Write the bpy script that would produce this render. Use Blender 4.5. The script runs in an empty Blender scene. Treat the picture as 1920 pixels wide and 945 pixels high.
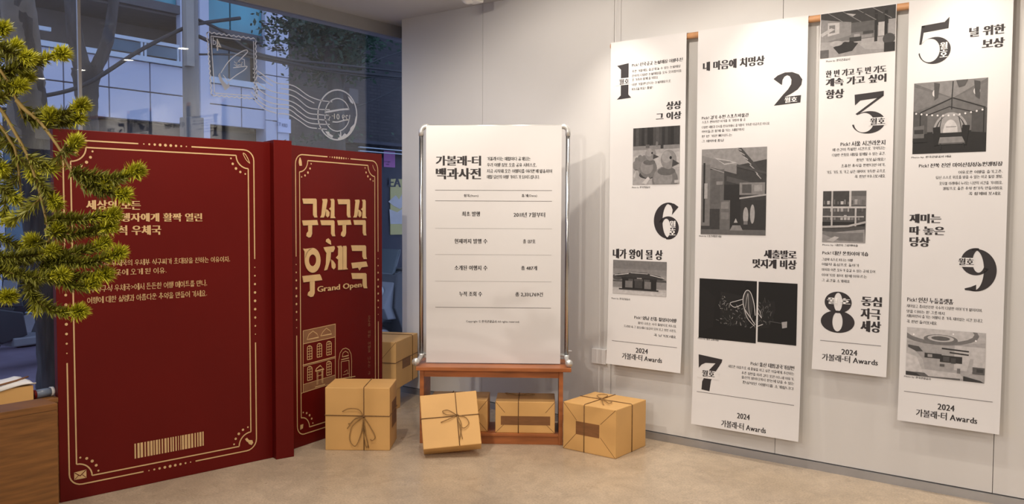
import bpy, bmesh, math, random
from mathutils import Vector, Matrix

random.seed(7)
S = bpy.context.scene
COL = S.collection

# ------------------------------------------------------------------ camera
F_PX, YAW, PITCH, ROLL = 1572.65, math.radians(37.7405), math.radians(2.647), math.radians(0.2588)
CAM = Vector((0, 0, 1.45))
_F = Vector((-math.sin(YAW) * math.cos(PITCH), math.cos(YAW) * math.cos(PITCH), -math.sin(PITCH)))
_R0 = Vector((math.cos(YAW), math.sin(YAW), 0))
_U0 = _R0.cross(_F)
_R = _R0 * math.cos(ROLL) + _U0 * math.sin(ROLL)
_U = _U0 * math.cos(ROLL) - _R0 * math.sin(ROLL)
cd = bpy.data.cameras.new('camera')
cd.sensor_fit = 'HORIZONTAL'
cd.sensor_width = 36
cd.lens = F_PX / 1920 * 36
cd.clip_end = 200
co = bpy.data.objects.new('camera', cd)
COL.objects.link(co)
co.matrix_world = Matrix(((_R.x, _U.x, -_F.x, CAM.x), (_R.y, _U.y, -_F.y, CAM.y), (_R.z, _U.z, -_F.z, CAM.z), (0, 0, 0, 1)))
S.camera = co

# ------------------------------------------------------------------ world, exposure
w = bpy.data.worlds.new('dusk_sky')
S.world = w
w.use_nodes = True
bg = w.node_tree.nodes['Background']
bg.inputs[0].default_value = (0.52, 0.63, 1.0, 1)
bg.inputs[1].default_value = 1.45
S.view_settings.view_transform = 'Standard'
S.view_settings.look = 'None'
S.view_settings.gamma = 1.0
S.view_settings.use_curve_mapping = False
S.view_settings.exposure = 0.0
WARM = (1.0, 0.89, 0.77)
DOWN_W = 44.0          # each recessed downlight beside the banner wall
KEY_W = 42.0           # adjustable ceiling spots
PEND_W = 190.0          # pendant spot behind the camera
FILL_W = 36.0          # each fill panel added on the ceiling, out of view

YW, XW, CEIL = 4.79, -5.03, 2.982     # right wall, window plane, ceiling height


# ------------------------------------------------------------------ helpers
def ray(px, py):
    return _F + _R * ((px - 960) / F_PX) - _U * ((py - 472.5) / F_PX)


def floor_pt(px, py, z=0.0):
    d = ray(px, py)
    return CAM + d * ((z - CAM.z) / d.z)


class Plane:
    """a real flat surface in the room: origin, right, up; n counts towards the viewer"""
    def __init__(s, O, U, V=(0, 0, 1), bend=None):
        s.O, s.U, s.V = Vector(O), Vector(U).normalized(), Vector(V).normalized()
        s.N = s.U.cross(s.V)
        s.bend = bend

    def pt(s, u, v, n=0.0):
        if s.bend:
            n += s.bend(u, v)
        return s.O + s.U * u + s.V * v + s.N * n

    def uv(s, px, py):
        d = ray(px, py)
        t = (s.O - CAM).dot(s.N) / d.dot(s.N)
        q = CAM + d * t - s.O
        return q.dot(s.U), q.dot(s.V)

    def rect(s, xl, xr, yt, yb):
        ym = (yt + yb) / 2
        u0, v1 = s.uv(xl, yt)
        _, v0 = s.uv(xl, yb)
        u0 = s.uv(xl, ym)[0]
        u1 = s.uv(xr, ym)[0]
        return u0, u1, v0, v1


class MB:
    def __init__(s):
        s.v, s.f, s.c = [], [], []
        s.col = None

    def add(s, vs, fs):
        b = len(s.v)
        s.v += [Vector(p) for p in vs]
        s.f += [tuple(b + i for i in f) for f in fs]
        s.c += [s.col] * len(fs)
        return s

    def obox(s, c, ax, ay, az):
        c, ax, ay, az = Vector(c), Vector(ax), Vector(ay), Vector(az)
        vs = [c + ax * i + ay * j + az * k for i in (-1, 1) for j in (-1, 1) for k in (-1, 1)]
        fs = [(0, 1, 3, 2), (4, 6, 7, 5), (0, 4, 5, 1), (2, 3, 7, 6), (0, 2, 6, 4), (1, 5, 7, 3)]
        return s.add(vs, fs)

    def box(s, x0, x1, y0, y1, z0, z1):
        return s.obox(((x0 + x1) / 2, (y0 + y1) / 2, (z0 + z1) / 2), ((x1 - x0) / 2, 0, 0), (0, (y1 - y0) / 2, 0), (0, 0, (z1 - z0) / 2))

    def pbox(s, pl, u0, u1, v0, v1, n0, n1):
        o = pl.pt((u0 + u1) / 2, (v0 + v1) / 2, (n0 + n1) / 2)
        return s.obox(o, pl.U * ((u1 - u0) / 2), pl.V * ((v1 - v0) / 2), pl.N * ((n1 - n0) / 2))

    def tube(s, pts, r, n=8, cap=True):
        pts = [Vector(p) for p in pts]
        rs = r if isinstance(r, (list, tuple)) else [r] * len(pts)
        b = len(s.v)
        up = None
        vs = []
        for i, p in enumerate(pts):
            d = (pts[min(i + 1, len(pts) - 1)] - pts[max(i - 1, 0)])
            d = d.normalized() if d.length > 1e-9 else Vector((0, 0, 1))
            if up is None:
                up = Vector((0, 0, 1)) if abs(d.z) < .9 else Vector((1, 0, 0))
            e1 = d.cross(up)
            e1 = e1.normalized() if e1.length > 1e-6 else d.orthogonal().normalized()
            e2 = e1.cross(d)
            up = e2
            for k in range(n):
                a = 2 * math.pi * k / n
                vs.append(p + e1 * (rs[i] * math.cos(a)) + e2 * (rs[i] * math.sin(a)))
        fs = []
        for i in range(len(pts) - 1):
            for k in range(n):
                k2 = (k + 1) % n
                fs.append((i * n + k, i * n + k2, (i + 1) * n + k2, (i + 1) * n + k))
        if cap:
            fs.append(tuple(range(n))[::-1])
            fs.append(tuple((len(pts) - 1) * n + k for k in range(n)))
        return s.add(vs, fs)

    def lathe(s, base, prof, n=24, axis=None):
        """prof: (radius, height) pairs along axis"""
        base = Vector(base)
        ax = Vector(axis or (0, 0, 1)).normalized()
        e1 = ax.orthogonal().normalized()
        e2 = ax.cross(e1)
        vs = [base + ax * h + e1 * (r * math.cos(2 * math.pi * k / n)) + e2 * (r * math.sin(2 * math.pi * k / n)) for r, h in prof for k in range(n)]
        fs = [(i * n + k, i * n + (k + 1) % n, (i + 1) * n + (k + 1) % n, (i + 1) * n + k) for i in range(len(prof) - 1) for k in range(n)]
        fs += [tuple(range(n))[::-1], tuple((len(prof) - 1) * n + k for k in range(n))]
        return s.add(vs, fs)

    def poly(s, pl, uvs, n=0.0):
        return s.add([pl.pt(u, v, n) for u, v in uvs], [tuple(range(len(uvs)))])

    def slab(s, pl, uvs, n0, n1):
        k = len(uvs)
        vs = [pl.pt(u, v, n0) for u, v in uvs] + [pl.pt(u, v, n1) for u, v in uvs]
        fs = [tuple(range(k)), tuple(range(k, 2 * k))] + [(i, (i + 1) % k, k + (i + 1) % k, k + i) for i in range(k)]
        return s.add(vs, fs)

    def ribbon(s, pl, uvs, wd, n=0.0, closed=False):
        """flat printed line of width wd (number or list)"""
        P = [Vector(q) for q in uvs]
        m = len(P)
        ws = wd if isinstance(wd, (list, tuple)) else [wd] * m
        vs, fs = [], []
        for i in range(m):
            if closed:
                a, b = P[i - 1], P[(i + 1) % m]
            else:
                a, b = P[max(i - 1, 0)], P[min(i + 1, m - 1)]
            d = b - a
            d = d.normalized() if d.length > 1e-9 else Vector((1, 0))
            k = 1.0
            if closed or 0 < i < m - 1:
                d1 = (P[i] - P[i - 1]).normalized()
                k = 1 / max(.5, abs(d1.dot(d)))
            nn = Vector((-d.y, d.x)) * (ws[i] / 2 * k)
            vs += [pl.pt(*(P[i] + nn), n), pl.pt(*(P[i] - nn), n)]
        for i in range(m if closed else m - 1):
            j = (i + 1) % m
            fs.append((2 * i, 2 * i + 1, 2 * j + 1, 2 * j))
        return s.add(vs, fs)

    def disc(s, pl, u, v, r, n=0.0, k=12, ry=None):
        ry = ry or r
        return s.poly(pl, [(u + r * math.cos(2 * math.pi * i / k), v + ry * math.sin(2 * math.pi * i / k)) for i in range(k)], n)


MAT = {}


def mat(name, col, rough=.6, metal=0.0, var=.05, scale=6.0, bump=0.0, bscale=None, spec=.5, stretch=None, emit=None, es=0.0, trans=0.0):
    if name in MAT:
        return MAT[name]
    m = bpy.data.materials.new(name)
    m.use_nodes = True
    nt = m.node_tree
    b = nt.nodes['Principled BSDF']
    b.inputs['Roughness'].default_value = rough
    b.inputs['Metallic'].default_value = metal
    b.inputs['Specular IOR Level'].default_value = spec
    tc = nt.nodes.new('ShaderNodeTexCoord')
    mp = nt.nodes.new('ShaderNodeMapping')
    nt.links.new(tc.outputs['Object'], mp.inputs[0])
    if stretch:
        mp.inputs['Scale'].default_value = stretch
    nz = nt.nodes.new('ShaderNodeTexNoise')
    nz.inputs['Scale'].default_value = scale
    nz.inputs['Detail'].default_value = 6
    nt.links.new(mp.outputs[0], nz.inputs['Vector'])
    cr = nt.nodes.new('ShaderNodeValToRGB')
    cr.color_ramp.elements[0].position = .3
    cr.color_ramp.elements[1].position = .7
    cr.color_ramp.elements[0].color = (*[max(0, c * (1 - var)) for c in col], 1)
    cr.color_ramp.elements[1].color = (*[min(1, c * (1 + var)) for c in col], 1)
    nt.links.new(nz.outputs['Fac'], cr.inputs[0])
    nt.links.new(cr.outputs[0], b.inputs['Base Color'])
    if bump:
        n2 = nt.nodes.new('ShaderNodeTexNoise')
        n2.inputs['Scale'].default_value = bscale or scale * 6
        n2.inputs['Detail'].default_value = 4
        nt.links.new(mp.outputs[0], n2.inputs['Vector'])
        bp = nt.nodes.new('ShaderNodeBump')
        bp.inputs['Strength'].default_value = bump
        bp.inputs['Distance'].default_value = .01
        nt.links.new(n2.outputs['Fac'], bp.inputs['Height'])
        nt.links.new(bp.outputs[0], b.inputs['Normal'])
    if emit:
        b.inputs['Emission Color'].default_value = (*emit, 1)
        b.inputs['Emission Strength'].default_value = es
    if trans:
        b.inputs['Transmission Weight'].default_value = trans
    MAT[name] = m
    return m


def vcol_mat(name, rough=.7, var=.13, scale=45):
    """flat print: ink tone stored per face, broken up by fine grain"""
    m = bpy.data.materials.new(name)
    m.use_nodes = True
    nt = m.node_tree
    b = nt.nodes['Principled BSDF']
    b.inputs['Roughness'].default_value = rough
    at = nt.nodes.new('ShaderNodeAttribute')
    at.attribute_name = 'ink'
    tc = nt.nodes.new('ShaderNodeTexCoord')
    nz = nt.nodes.new('ShaderNodeTexNoise')
    nz.inputs['Scale'].default_value = scale
    nz.inputs['Detail'].default_value = 5
    nt.links.new(tc.outputs['Object'], nz.inputs['Vector'])
    mr = nt.nodes.new('ShaderNodeMapRange')
    mr.inputs['From Min'].default_value = .3
    mr.inputs['From Max'].default_value = .7
    mr.inputs['To Min'].default_value = 1 - var
    mr.inputs['To Max'].default_value = 1 + var
    nt.links.new(nz.outputs['Fac'], mr.inputs['Value'])
    mx = nt.nodes.new('ShaderNodeVectorMath')
    mx.operation = 'SCALE'
    nt.links.new(at.outputs['Color'], mx.inputs[0])
    nt.links.new(mr.outputs[0], mx.inputs['Scale'])
    nt.links.new(mx.outputs[0], b.inputs['Base Color'])
    MAT[name] = m
    return m


def glass_mat(name, tint, ior=1.5, gain=1.5):
    m = bpy.data.materials.new(name)
    m.use_nodes = True
    nt = m.node_tree
    nt.nodes.remove(nt.nodes['Principled BSDF'])
    out = nt.nodes['Material Output']
    tr = nt.nodes.new('ShaderNodeBsdfTransparent')
    tr.inputs[0].default_value = (*tint, 1)
    gl = nt.nodes.new('ShaderNodeBsdfGlossy')
    gl.inputs['Roughness'].default_value = 0.0
    fr = nt.nodes.new('ShaderNodeFresnel')
    ge = nt.nodes.new('ShaderNodeNewGeometry')       # each of the two faces of the pane reflects like air-to-glass
    mr = nt.nodes.new('ShaderNodeMapRange')
    mr.inputs['To Min'].default_value = ior
    mr.inputs['To Max'].default_value = 1 / ior
    nt.links.new(ge.outputs['Backfacing'], mr.inputs['Value'])
    nt.links.new(mr.outputs[0], fr.inputs[0])
    mu = nt.nodes.new('ShaderNodeMath')
    mu.operation = 'MULTIPLY'
    mu.use_clamp = True
    mu.inputs[1].default_value = gain
    nt.links.new(fr.outputs[0], mu.inputs[0])
    mx = nt.nodes.new('ShaderNodeMixShader')
    nt.links.new(mu.outputs[0], mx.inputs[0])
    nt.links.new(tr.outputs[0], mx.inputs[1])
    nt.links.new(gl.outputs[0], mx.inputs[2])
    nt.links.new(mx.outputs[0], out.inputs[0])
    MAT[name] = m
    return m


def vinyl_mat(name, col):
    """thin self-adhesive film: reflects the room and lets some street light through"""
    m = mat(name, col, .6, var=.02)
    nt = m.node_tree
    b = nt.nodes['Principled BSDF']
    tl = nt.nodes.new('ShaderNodeBsdfTranslucent')
    tl.inputs[0].default_value = (*col, 1)
    mx = nt.nodes.new('ShaderNodeMixShader')
    mx.inputs[0].default_value = .45
    nt.links.new(b.outputs[0], mx.inputs[1])
    nt.links.new(tl.outputs[0], mx.inputs[2])
    nt.links.new(mx.outputs[0], nt.nodes['Material Output'].inputs[0])
    return m


def thing(name, loc, label, cat, group=None, kind=None):
    o = bpy.data.objects.new(name, None)
    o.empty_display_size = .1
    o.location = loc
    COL.objects.link(o)
    o['label'] = label
    o['category'] = cat
    if group:
        o['group'] = group
    if kind:
        o['kind'] = kind
    return o


def base_of(p):
    v = Vector((0, 0, 0))
    while p is not None:
        v += p.location
        p = p.parent
    return v


def obj(name, mb, m, parent=None, smooth=False, bevel=0.0, label=None, origin=None, merge=False):
    """link the collected shapes as ONE mesh object; mb is in world coordinates"""
    o0 = base_of(parent) if parent else Vector(origin or (0, 0, 0))
    me = bpy.data.meshes.new(name)
    me.from_pydata([tuple(v - o0) for v in mb.v], [], mb.f)
    if any(c is not None for c in mb.c):
        a = me.color_attributes.new('ink', 'FLOAT_COLOR', 'CORNER')
        k = 0
        for p, c in zip(me.polygons, mb.c):
            c = c if c is not None else (.5, .5, .5)
            for _ in range(p.loop_total):
                a.data[k].color = (*c, 1)
                k += 1
    me.materials.append(m)
    if bevel or merge or smooth:
        bm = bmesh.new()
        bm.from_mesh(me)
        if merge:
            bmesh.ops.remove_doubles(bm, verts=bm.verts, dist=1e-5)
        bmesh.ops.recalc_face_normals(bm, faces=bm.faces)
        if bevel:
            es = [e for e in bm.edges if len(e.link_faces) == 2 and e.calc_face_angle(0) > .6]
            bmesh.ops.bevel(bm, geom=es, offset=bevel, segments=2, profile=.6, affect='EDGES', clamp_overlap=True)
        bm.to_mesh(me)
        bm.free()
    if smooth:
        for p in me.polygons:
            p.use_smooth = True
    me.update()
    o = bpy.data.objects.new(name, me)
    COL.objects.link(o)
    if parent:
        o.parent = parent
    else:
        o.location = o0
    if label:
        o['label'] = label
    return o


def struct(name, mb, m, label=None, cat=None, **k):
    o = obj(name, mb, m, **k)
    o['kind'] = 'structure'
    if label:
        o['label'] = label
        o['category'] = cat or name.split('_')[0]
    return o


def tag(o, label, cat, group=None, kind=None):
    o['label'] = label
    o['category'] = cat
    if group:
        o['group'] = group
    if kind:
        o['kind'] = kind
    return o


# ---- lettering: headlines use Blender's own fonts; fine print is drawn from jamo strokes (x right, y up, unit box)
_TC = bpy.data.curves.new('lettering', 'FONT')
_TC.size = 1
_TC.resolution_u = 2
_TO = bpy.data.objects.new('lettering', _TC)
_ONE, _GL = {}, {}
JA = {                                       # consonants as polylines in a unit box
    'g': [[(.08, .90), (.90, .90), (.80, .05)]],
    'n': [[(.12, .95), (.12, .12), (.95, .12)]],
    'd': [[(.92, .90), (.12, .90), (.12, .12), (.95, .12)]],
    'r': [[(.10, .92), (.90, .92), (.90, .52), (.12, .52), (.12, .10), (.95, .10)]],
    'm': [[(.12, .90), (.88, .90), (.88, .10), (.12, .10), (.12, .90)]],
    'b': [[(.14, .98), (.14, .08), (.86, .08), (.86, .98)], [(.14, .52), (.86, .52)]],
    's': [[(.52, .95), (.40, .45), (.06, .05)], [(.48, .60), (.94, .05)]],
    'o': [[(.50 + .42 * math.cos(math.pi * k / 6), .50 + .42 * math.sin(math.pi * k / 6)) for k in range(13)]],
    'j': [[(.08, .90), (.92, .90)], [(.54, .90), (.40, .45), (.06, .05)], [(.48, .55), (.94, .05)]],
    'c': [[(.35, 1.02), (.66, 1.02)], [(.08, .80), (.92, .80)], [(.54, .80), (.40, .40), (.06, .05)], [(.48, .50), (.94, .05)]],
    'k': [[(.08, .90), (.90, .90), (.80, .05)], [(.10, .50), (.84, .54)]],
    't': [[(.92, .92), (.12, .92), (.12, .10), (.95, .10)], [(.12, .52), (.88, .52)]],
    'p': [[(.06, .90), (.94, .90)], [(.06, .10), (.94, .10)], [(.32, .90), (.32, .10)], [(.68, .90), (.68, .10)]],
    'h': [[(.35, 1.02), (.66, 1.02)], [(.06, .80), (.94, .80)], [(.50 + .34 * math.cos(math.pi * k / 5), .33 + .30 * math.sin(math.pi * k / 5)) for k in range(11)]],
}
LEAD = ['g', 'gg', 'n', 'd', 'dd', 'r', 'm', 'b', 'bb', 's', 'ss', 'o', 'j', 'jj', 'c', 'k', 't', 'p', 'h']
TAIL = ['', 'g', 'gg', 'gs', 'n', 'nj', 'nh', 'd', 'r', 'rg', 'rm', 'rb', 'rs', 'rt', 'rp', 'rh', 'm', 'b', 'bs', 's', 'ss', 'o', 'j', 'c', 'k', 't', 'p', 'h']
# vowels: (horizontal-bar strokes, vertical-bar strokes); coordinates inside their own strips
VOWEL = [('', 'a'), ('', 'ai'), ('', 'A'), ('', 'Ai'), ('', 'e'), ('', 'ei'), ('', 'E'), ('', 'Ei'), ('o', ''), ('o', 'a'), ('o', 'ai'), ('o', 'i'), ('O', ''), ('u', ''), ('u', 'e'), ('u', 'ei'), ('u', 'i'), ('U', ''), ('_', ''), ('_', 'i'), ('', 'i')]
VB = {'i': [[(.5, 0), (.5, 1)]], 'a': [[(.4, 0), (.4, 1)], [(.4, .52), (.98, .52)]], 'A': [[(.4, 0), (.4, 1)], [(.4, .64), (.98, .64)], [(.4, .40), (.98, .40)]],
      'e': [[(.7, 0), (.7, 1)], [(.05, .52), (.7, .52)]], 'E': [[(.7, 0), (.7, 1)], [(.05, .64), (.7, .64)], [(.05, .40), (.7, .40)]],
      'ai': [[(.2, 0), (.2, 1)], [(.85, 0), (.85, 1)], [(.2, .52), (.85, .52)]], 'Ai': [[(.2, 0), (.2, 1)], [(.85, 0), (.85, 1)], [(.2, .62), (.85, .62)], [(.2, .40), (.85, .40)]],
      'ei': [[(.48, 0), (.48, 1)], [(.92, 0), (.92, 1)], [(.0, .52), (.48, .52)]], 'Ei': [[(.48, 0), (.48, 1)], [(.92, 0), (.92, 1)], [(.0, .62), (.48, .62)], [(.0, .40), (.48, .40)]]}
HB_ = {'_': [[(0, .5), (1, .5)]], 'o': [[(0, .15), (1, .15)], [(.5, .15), (.5, .95)]], 'O': [[(0, .15), (1, .15)], [(.33, .15), (.33, .95)], [(.67, .15), (.67, .95)]],
       'u': [[(0, .85), (1, .85)], [(.5, .85), (.5, .05)]], 'U': [[(0, .85), (1, .85)], [(.33, .85), (.33, .05)], [(.67, .85), (.67, .05)]]}


def jamo_syllable(ch):
    """strokes of one syllable block in an em box 0..0.88 wide, -0.1..0.82 high"""
    k = ord(ch) - 0xAC00
    le, (vh, vv), ta = LEAD[k // 588], VOWEL[(k % 588) // 28], TAIL[k % 28]
    base = .34 if ta else 0.0
    out = []

    def put(strokes, x0, x1, y0, y1):
        for s_ in strokes:
            out.append([((x0 + (x1 - x0) * a) * .88, -.1 + (y0 + (y1 - y0) * b) * .92) for a, b in s_])

    def cons(names, x0, x1, y0, y1):
        n = len(names)
        for i, c in enumerate(names):
            put(JA[c], x0 + (x1 - x0) * i / n, x0 + (x1 - x0) * (i + .94) / n, y0, y1)
    wv = .40 if len(vv) == 2 else .30
    if vv and not vh:
        cons(le, .04, 1 - wv - .04, base + (.04 if ta else .12), .94)
        put(VB[vv], 1 - wv, 1, base if ta else 0, 1)
    elif vh and not vv:
        lo, hi = base, base + (.28 if ta else .40)
        put(HB_[vh], 0, 1, lo, hi)
        cons(le, .16, .84, hi + .02, 1)
    else:
        lo, hi = base, base + (.26 if ta else .38)
        put(HB_[vh], 0, 1 - wv - .02, lo + .04, hi + .04)
        cons(le, .06, 1 - wv - .06, hi + .08, .96)
        put(VB[vv], 1 - wv, 1, base if ta else 0, 1)
    if ta:
        cons(ta, .10, .92, .0, base - .04)
    return out


def strokes_to_mesh(strokes, thin=.072, thick=.115):
    vs, fs = [], []
    for s_ in strokes:
        for (ax, ay), (bx, by) in zip(s_[:-1], s_[1:]):
            dx, dy = bx - ax, by - ay
            l = math.hypot(dx, dy) or 1
            f = abs(dy) / l
            wd = (thin + (thick - thin) * f) / 2
            dx, dy = dx / l, dy / l
            ax, ay, bx, by = ax - dx * wd * .6, ay - dy * wd * .6, bx + dx * wd * .6, by + dy * wd * .6
            b = len(vs)
            vs += [(ax - dy * wd, ay + dx * wd), (bx - dy * wd, by + dx * wd), (bx + dy * wd, by - dx * wd), (ax + dy * wd, ay - dx * wd)]
            fs.append((b, b + 1, b + 2, b + 3))
    return vs, fs


def one_glyph(ch, fine):
    hang = '\uac00' <= ch <= '\ud7a3'
    key = (ch, fine and hang)
    if key not in _ONE:
        if key[1]:
            vs, fs = strokes_to_mesh(jamo_syllable(ch))
            _ONE[key] = (vs, fs, .94)
        else:
            _TC.body = ch
            me = bpy.data.meshes.new_from_object(_TO)
            vs = [(v.co.x, v.co.y) for v in me.vertices]
            fs = [tuple(p.vertices) for p in me.polygons]
            bpy.data.meshes.remove(me)
            _ONE[key] = (vs, fs, .92 if hang else max(v[0] for v in vs) + .055)
    return _ONE[key]


def glyphs(s, fine=False):
    if (s, fine) not in _GL:
        vs, fs, x = [], [], 0.0
        for ch in s:
            if ch == ' ':
                x += .30
                continue
            gv, gf, adv = one_glyph(ch, fine)
            b = len(vs)
            up = .13 if ch == '-' else 0.0
            vs += [(x + a, c + up) for a, c in gv]
            fs += [tuple(b + i for i in f) for f in gf]
            x += adv
        xs = [v[0] for v in vs]
        ys = [v[1] for v in vs]
        _GL[(s, fine)] = (vs, fs, min(xs), max(xs), min(ys), max(ys))
    return _GL[(s, fine)]


def text_uv(mb, pl, s, u0, u1, v0, v1, n=.0012, bold=.0, mirror=False, fine=False):
    vs, fs, x0, x1, y0, y1 = glyphs(s, fine)
    b = bold
    sx = (u1 - u0) / (x1 - x0 + 2 * b)
    sy = (v1 - v0) / (y1 - y0)
    steps = [0.0] if b == 0 else [-b, -b / 3, b / 3, b]
    for i, dx in enumerate(steps):
        pts = []
        for x, y in vs:
            X = (x - x0 + b + dx) * sx
            X = (u1 - u0) - X if mirror else X
            pts.append(pl.pt(u0 + X, v0 + (y - y0) * sy, n + i * .00006))
        mb.add(pts, fs)


def text_px(mb, pl, s, xl, xr, yt, yb, **k):
    u0, u1, v0, v1 = pl.rect(xl, xr, yt, yb)
    text_uv(mb, pl, s, u0, u1, v0, v1, **k)


def ell(cx, cy, rx, ry, a0, a1, n=28):
    return [(cx + rx * math.cos(math.radians(a0 + (a1 - a0) * i / n)), cy + ry * math.sin(math.radians(a0 + (a1 - a0) * i / n))) for i in range(n + 1)]


def ring(o, i, a0=0, a1=360, n=36):
    A, B = ell(*o, a0, a1, n), ell(*i, a0, a1, n)
    return [[A[k], A[k + 1], B[k + 1], B[k]] for k in range(n)]


def spline(P, n=6):
    out = []
    for i in range(len(P) - 1):
        p0, p1, p2, p3 = [Vector(P[max(0, min(len(P) - 1, j))]) for j in (i - 1, i, i + 1, i + 2)]
        for k in range(n):
            t = k / n
            out.append(.5 * ((2 * p1) + (p2 - p0) * t + (2 * p0 - 5 * p1 + 4 * p2 - p3) * t * t + (3 * p1 - p0 - 3 * p2 + p3) * t ** 3))
    out.append(Vector(P[-1]))
    return out


# ------------------------------------------------------------------ materials
M_WALL = mat('painted_white_panel', (.67, .66, .645), .55, var=.015, scale=2, bump=.02, bscale=120)
M_CEIL = mat('ceiling_paint', (.62, .61, .60), .7, var=.02, scale=2)
M_BEAM = mat('grey_window_head', (.40, .40, .40), .5, var=.03)
M_PAPER = mat('banner_paper', (.70, .69, .69), .6, var=.012, scale=5, bump=.05, bscale=9)
M_INK = mat('black_ink', (.022, .018, .020), .6, var=.1)
M_GREYINK = mat('grey_ink', (.16, .15, .15), .6, var=.1)
M_FINEINK = mat('fine_print_ink', (.028, .025, .025), .6, var=.1)
M_WHITEINK = mat('white_ink', (.80, .79, .78), .6, var=.02)
M_PHOTO = vcol_mat('photo_print')
M_RED = mat('crimson_board', (.118, .0042, .0030), .45, var=.05, scale=3, spec=.2)
M_GOLD = mat('pale_gold_print', (.66, .45, .22), .45, metal=.0, var=.06, scale=20)
M_GOLDDK = mat('dull_gold_print', (.26, .12, .055), .5, var=.1, scale=20)
M_KRAFT = mat('kraft_paper', (.68, .40, .145), .5, var=.05, scale=5, bump=.10, bscale=14, spec=.35)
M_KRAFT2 = mat('kraft_paper_fold', (.20, .095, .03), .6, var=.1)
M_TAPE = mat('brown_paper_label', (.22, .095, .032), .55, var=.12, scale=14, stretch=(1, 1, 6))
M_TWINE = mat('jute_twine', (.17, .085, .03), .8, var=.25, scale=120)
M_TWINE2 = mat('pale_jute_twine', (.30, .17, .06), .8, var=.25, scale=120)
M_WOOD = mat('cherry_wood', (.36, .115, .032), .38, var=.22, scale=5, stretch=(1, 1, 7), bump=.03)
M_WOOD2 = mat('walnut_wood', (.21, .088, .022), .45, var=.30, scale=4, stretch=(1.2, 1.2, 14), bump=.05)
M_DOWEL = mat('beech_dowel', (.58, .30, .14), .5, var=.1, scale=20)
M_CHROME = mat('brushed_aluminium', (.52, .53, .54), .24, metal=1.0, var=.05)
M_SILVER = mat('silver_plastic', (.66, .67, .66), .3, metal=.55, var=.03)
M_LAMPW = mat('white_lamp_enamel', (.85, .84, .82), .4, var=.02)
M_LENS = mat('lit_lamp_lens', (1, .95, .85), .3, emit=(1, .90, .74), es=30)
M_FILL_PANEL = mat('lit_fill_panel', (1, .95, .85), .4, emit=(1, .90, .78), es=2.2)
M_GREYMETAL = mat('grey_metal', (.42, .42, .43), .4, metal=.6, var=.04)
M_DARKGAP = mat('dark_seam', (.10, .095, .09), .8)
M_GLASS = glass_mat('window_glass', (.93, .96, .97), gain=2.2)
M_DECAL = vinyl_mat('white_vinyl', (.90, .89, .86))
M_DECALG = vinyl_mat('grey_vinyl', (.62, .61, .60))


def floor_material():
    m = bpy.data.materials.new('polished_concrete')
    m.use_nodes = True
    nt = m.node_tree
    b = nt.nodes['Principled BSDF']
    tc = nt.nodes.new('ShaderNodeTexCoord')

    def noise(sc, det, dist=0.0):
        n = nt.nodes.new('ShaderNodeTexNoise')
        n.inputs['Scale'].default_value = sc
        n.inputs['Detail'].default_value = det
        n.inputs['Distortion'].default_value = dist
        nt.links.new(tc.outputs['Object'], n.inputs['Vector'])
        return n

    def ramp(src, p0, c0, p1, c1):
        r = nt.nodes.new('ShaderNodeValToRGB')
        r.color_ramp.elements[0].position, r.color_ramp.elements[1].position = p0, p1
        r.color_ramp.elements[0].color, r.color_ramp.elements[1].color = (*c0, 1), (*c1, 1)
        nt.links.new(src, r.inputs[0])
        return r

    def mixc(mode, fac, a, bb):
        x = nt.nodes.new('ShaderNodeMix')
        x.data_type, x.blend_type = 'RGBA', mode
        x.inputs[0].default_value = fac
        nt.links.new(a, x.inputs[6])
        nt.links.new(bb, x.inputs[7])
        return x.outputs[2]
    big = ramp(noise(1.3, 5, .6).outputs['Fac'], .3, (.45, .355, .255), .72, (.63, .51, .375))
    mid = ramp(noise(9, 8, 1.2).outputs['Fac'], .35, (.72, .72, .72), .65, (1.0, 1.0, 1.0))
    fine = ramp(noise(95, 5, .2).outputs['Fac'], .36, (.62, .61, .60), .60, (1.0, 1.0, 1.0))
    c = mixc('MULTIPLY', .55, big.outputs[0], mid.outputs[0])
    c = mixc('MULTIPLY', .6, c, fine.outputs[0])
    nt.links.new(c, b.inputs['Base Color'])
    rr = ramp(noise(4, 5).outputs['Fac'], .3, (.24, .24, .24), .7, (.40, .40, .40))
    nt.links.new(rr.outputs[0], b.inputs['Roughness'])
    bp = nt.nodes.new('ShaderNodeBump')
    bp.inputs['Strength'].default_value = .12
    bp.inputs['Distance'].default_value = .004
    nt.links.new(fine.outputs[0], bp.inputs['Height'])
    nt.links.new(bp.outputs[0], b.inputs['Normal'])
    return m


# ------------------------------------------------------------------ the room
X1, Y0 = 4.2, -4.2
WALL_END = floor_pt(757, 722).x * 0 + -4.825
struct('floor', MB().box(XW - .05, X1 + .1, Y0 - .1, YW + .6, -.12, 0), floor_material())
struct('ceiling', MB().box(XW - .02, X1 + .1, Y0 - .1, YW + .6, CEIL, CEIL + .12), M_CEIL)
PW = Plane((0, YW, 0), (1, 0, 0))
seam1 = PW.uv(905, 130)[0]
seam2 = PW.uv(1152, 40)[0]
wall = struct('wall_right', MB().box(WALL_END, X1 + .1, YW + .012, YW + .16, 0, CEIL), M_DARKGAP)
edges = [WALL_END, seam1, seam2]
while edges[-1] < X1:
    edges.append(edges[-1] + (seam2 - seam1) * 1.0)
edges[-1] = X1
for i in range(len(edges) - 1):
    obj('wall_panel', MB().box(edges[i] + (.0016 if i else 0), edges[i + 1] - .0016, YW, YW + .03, .05, CEIL - .0), M_WALL, wall)
bb = struct('baseboard_right', MB().box(WALL_END - .004, X1, YW - .012, YW + .012, 0, .045), M_GREYMETAL)
struct('wall_back', MB().box(XW - .05, X1 + .1, Y0 - .1, Y0, 0, CEIL), M_WALL)
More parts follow.
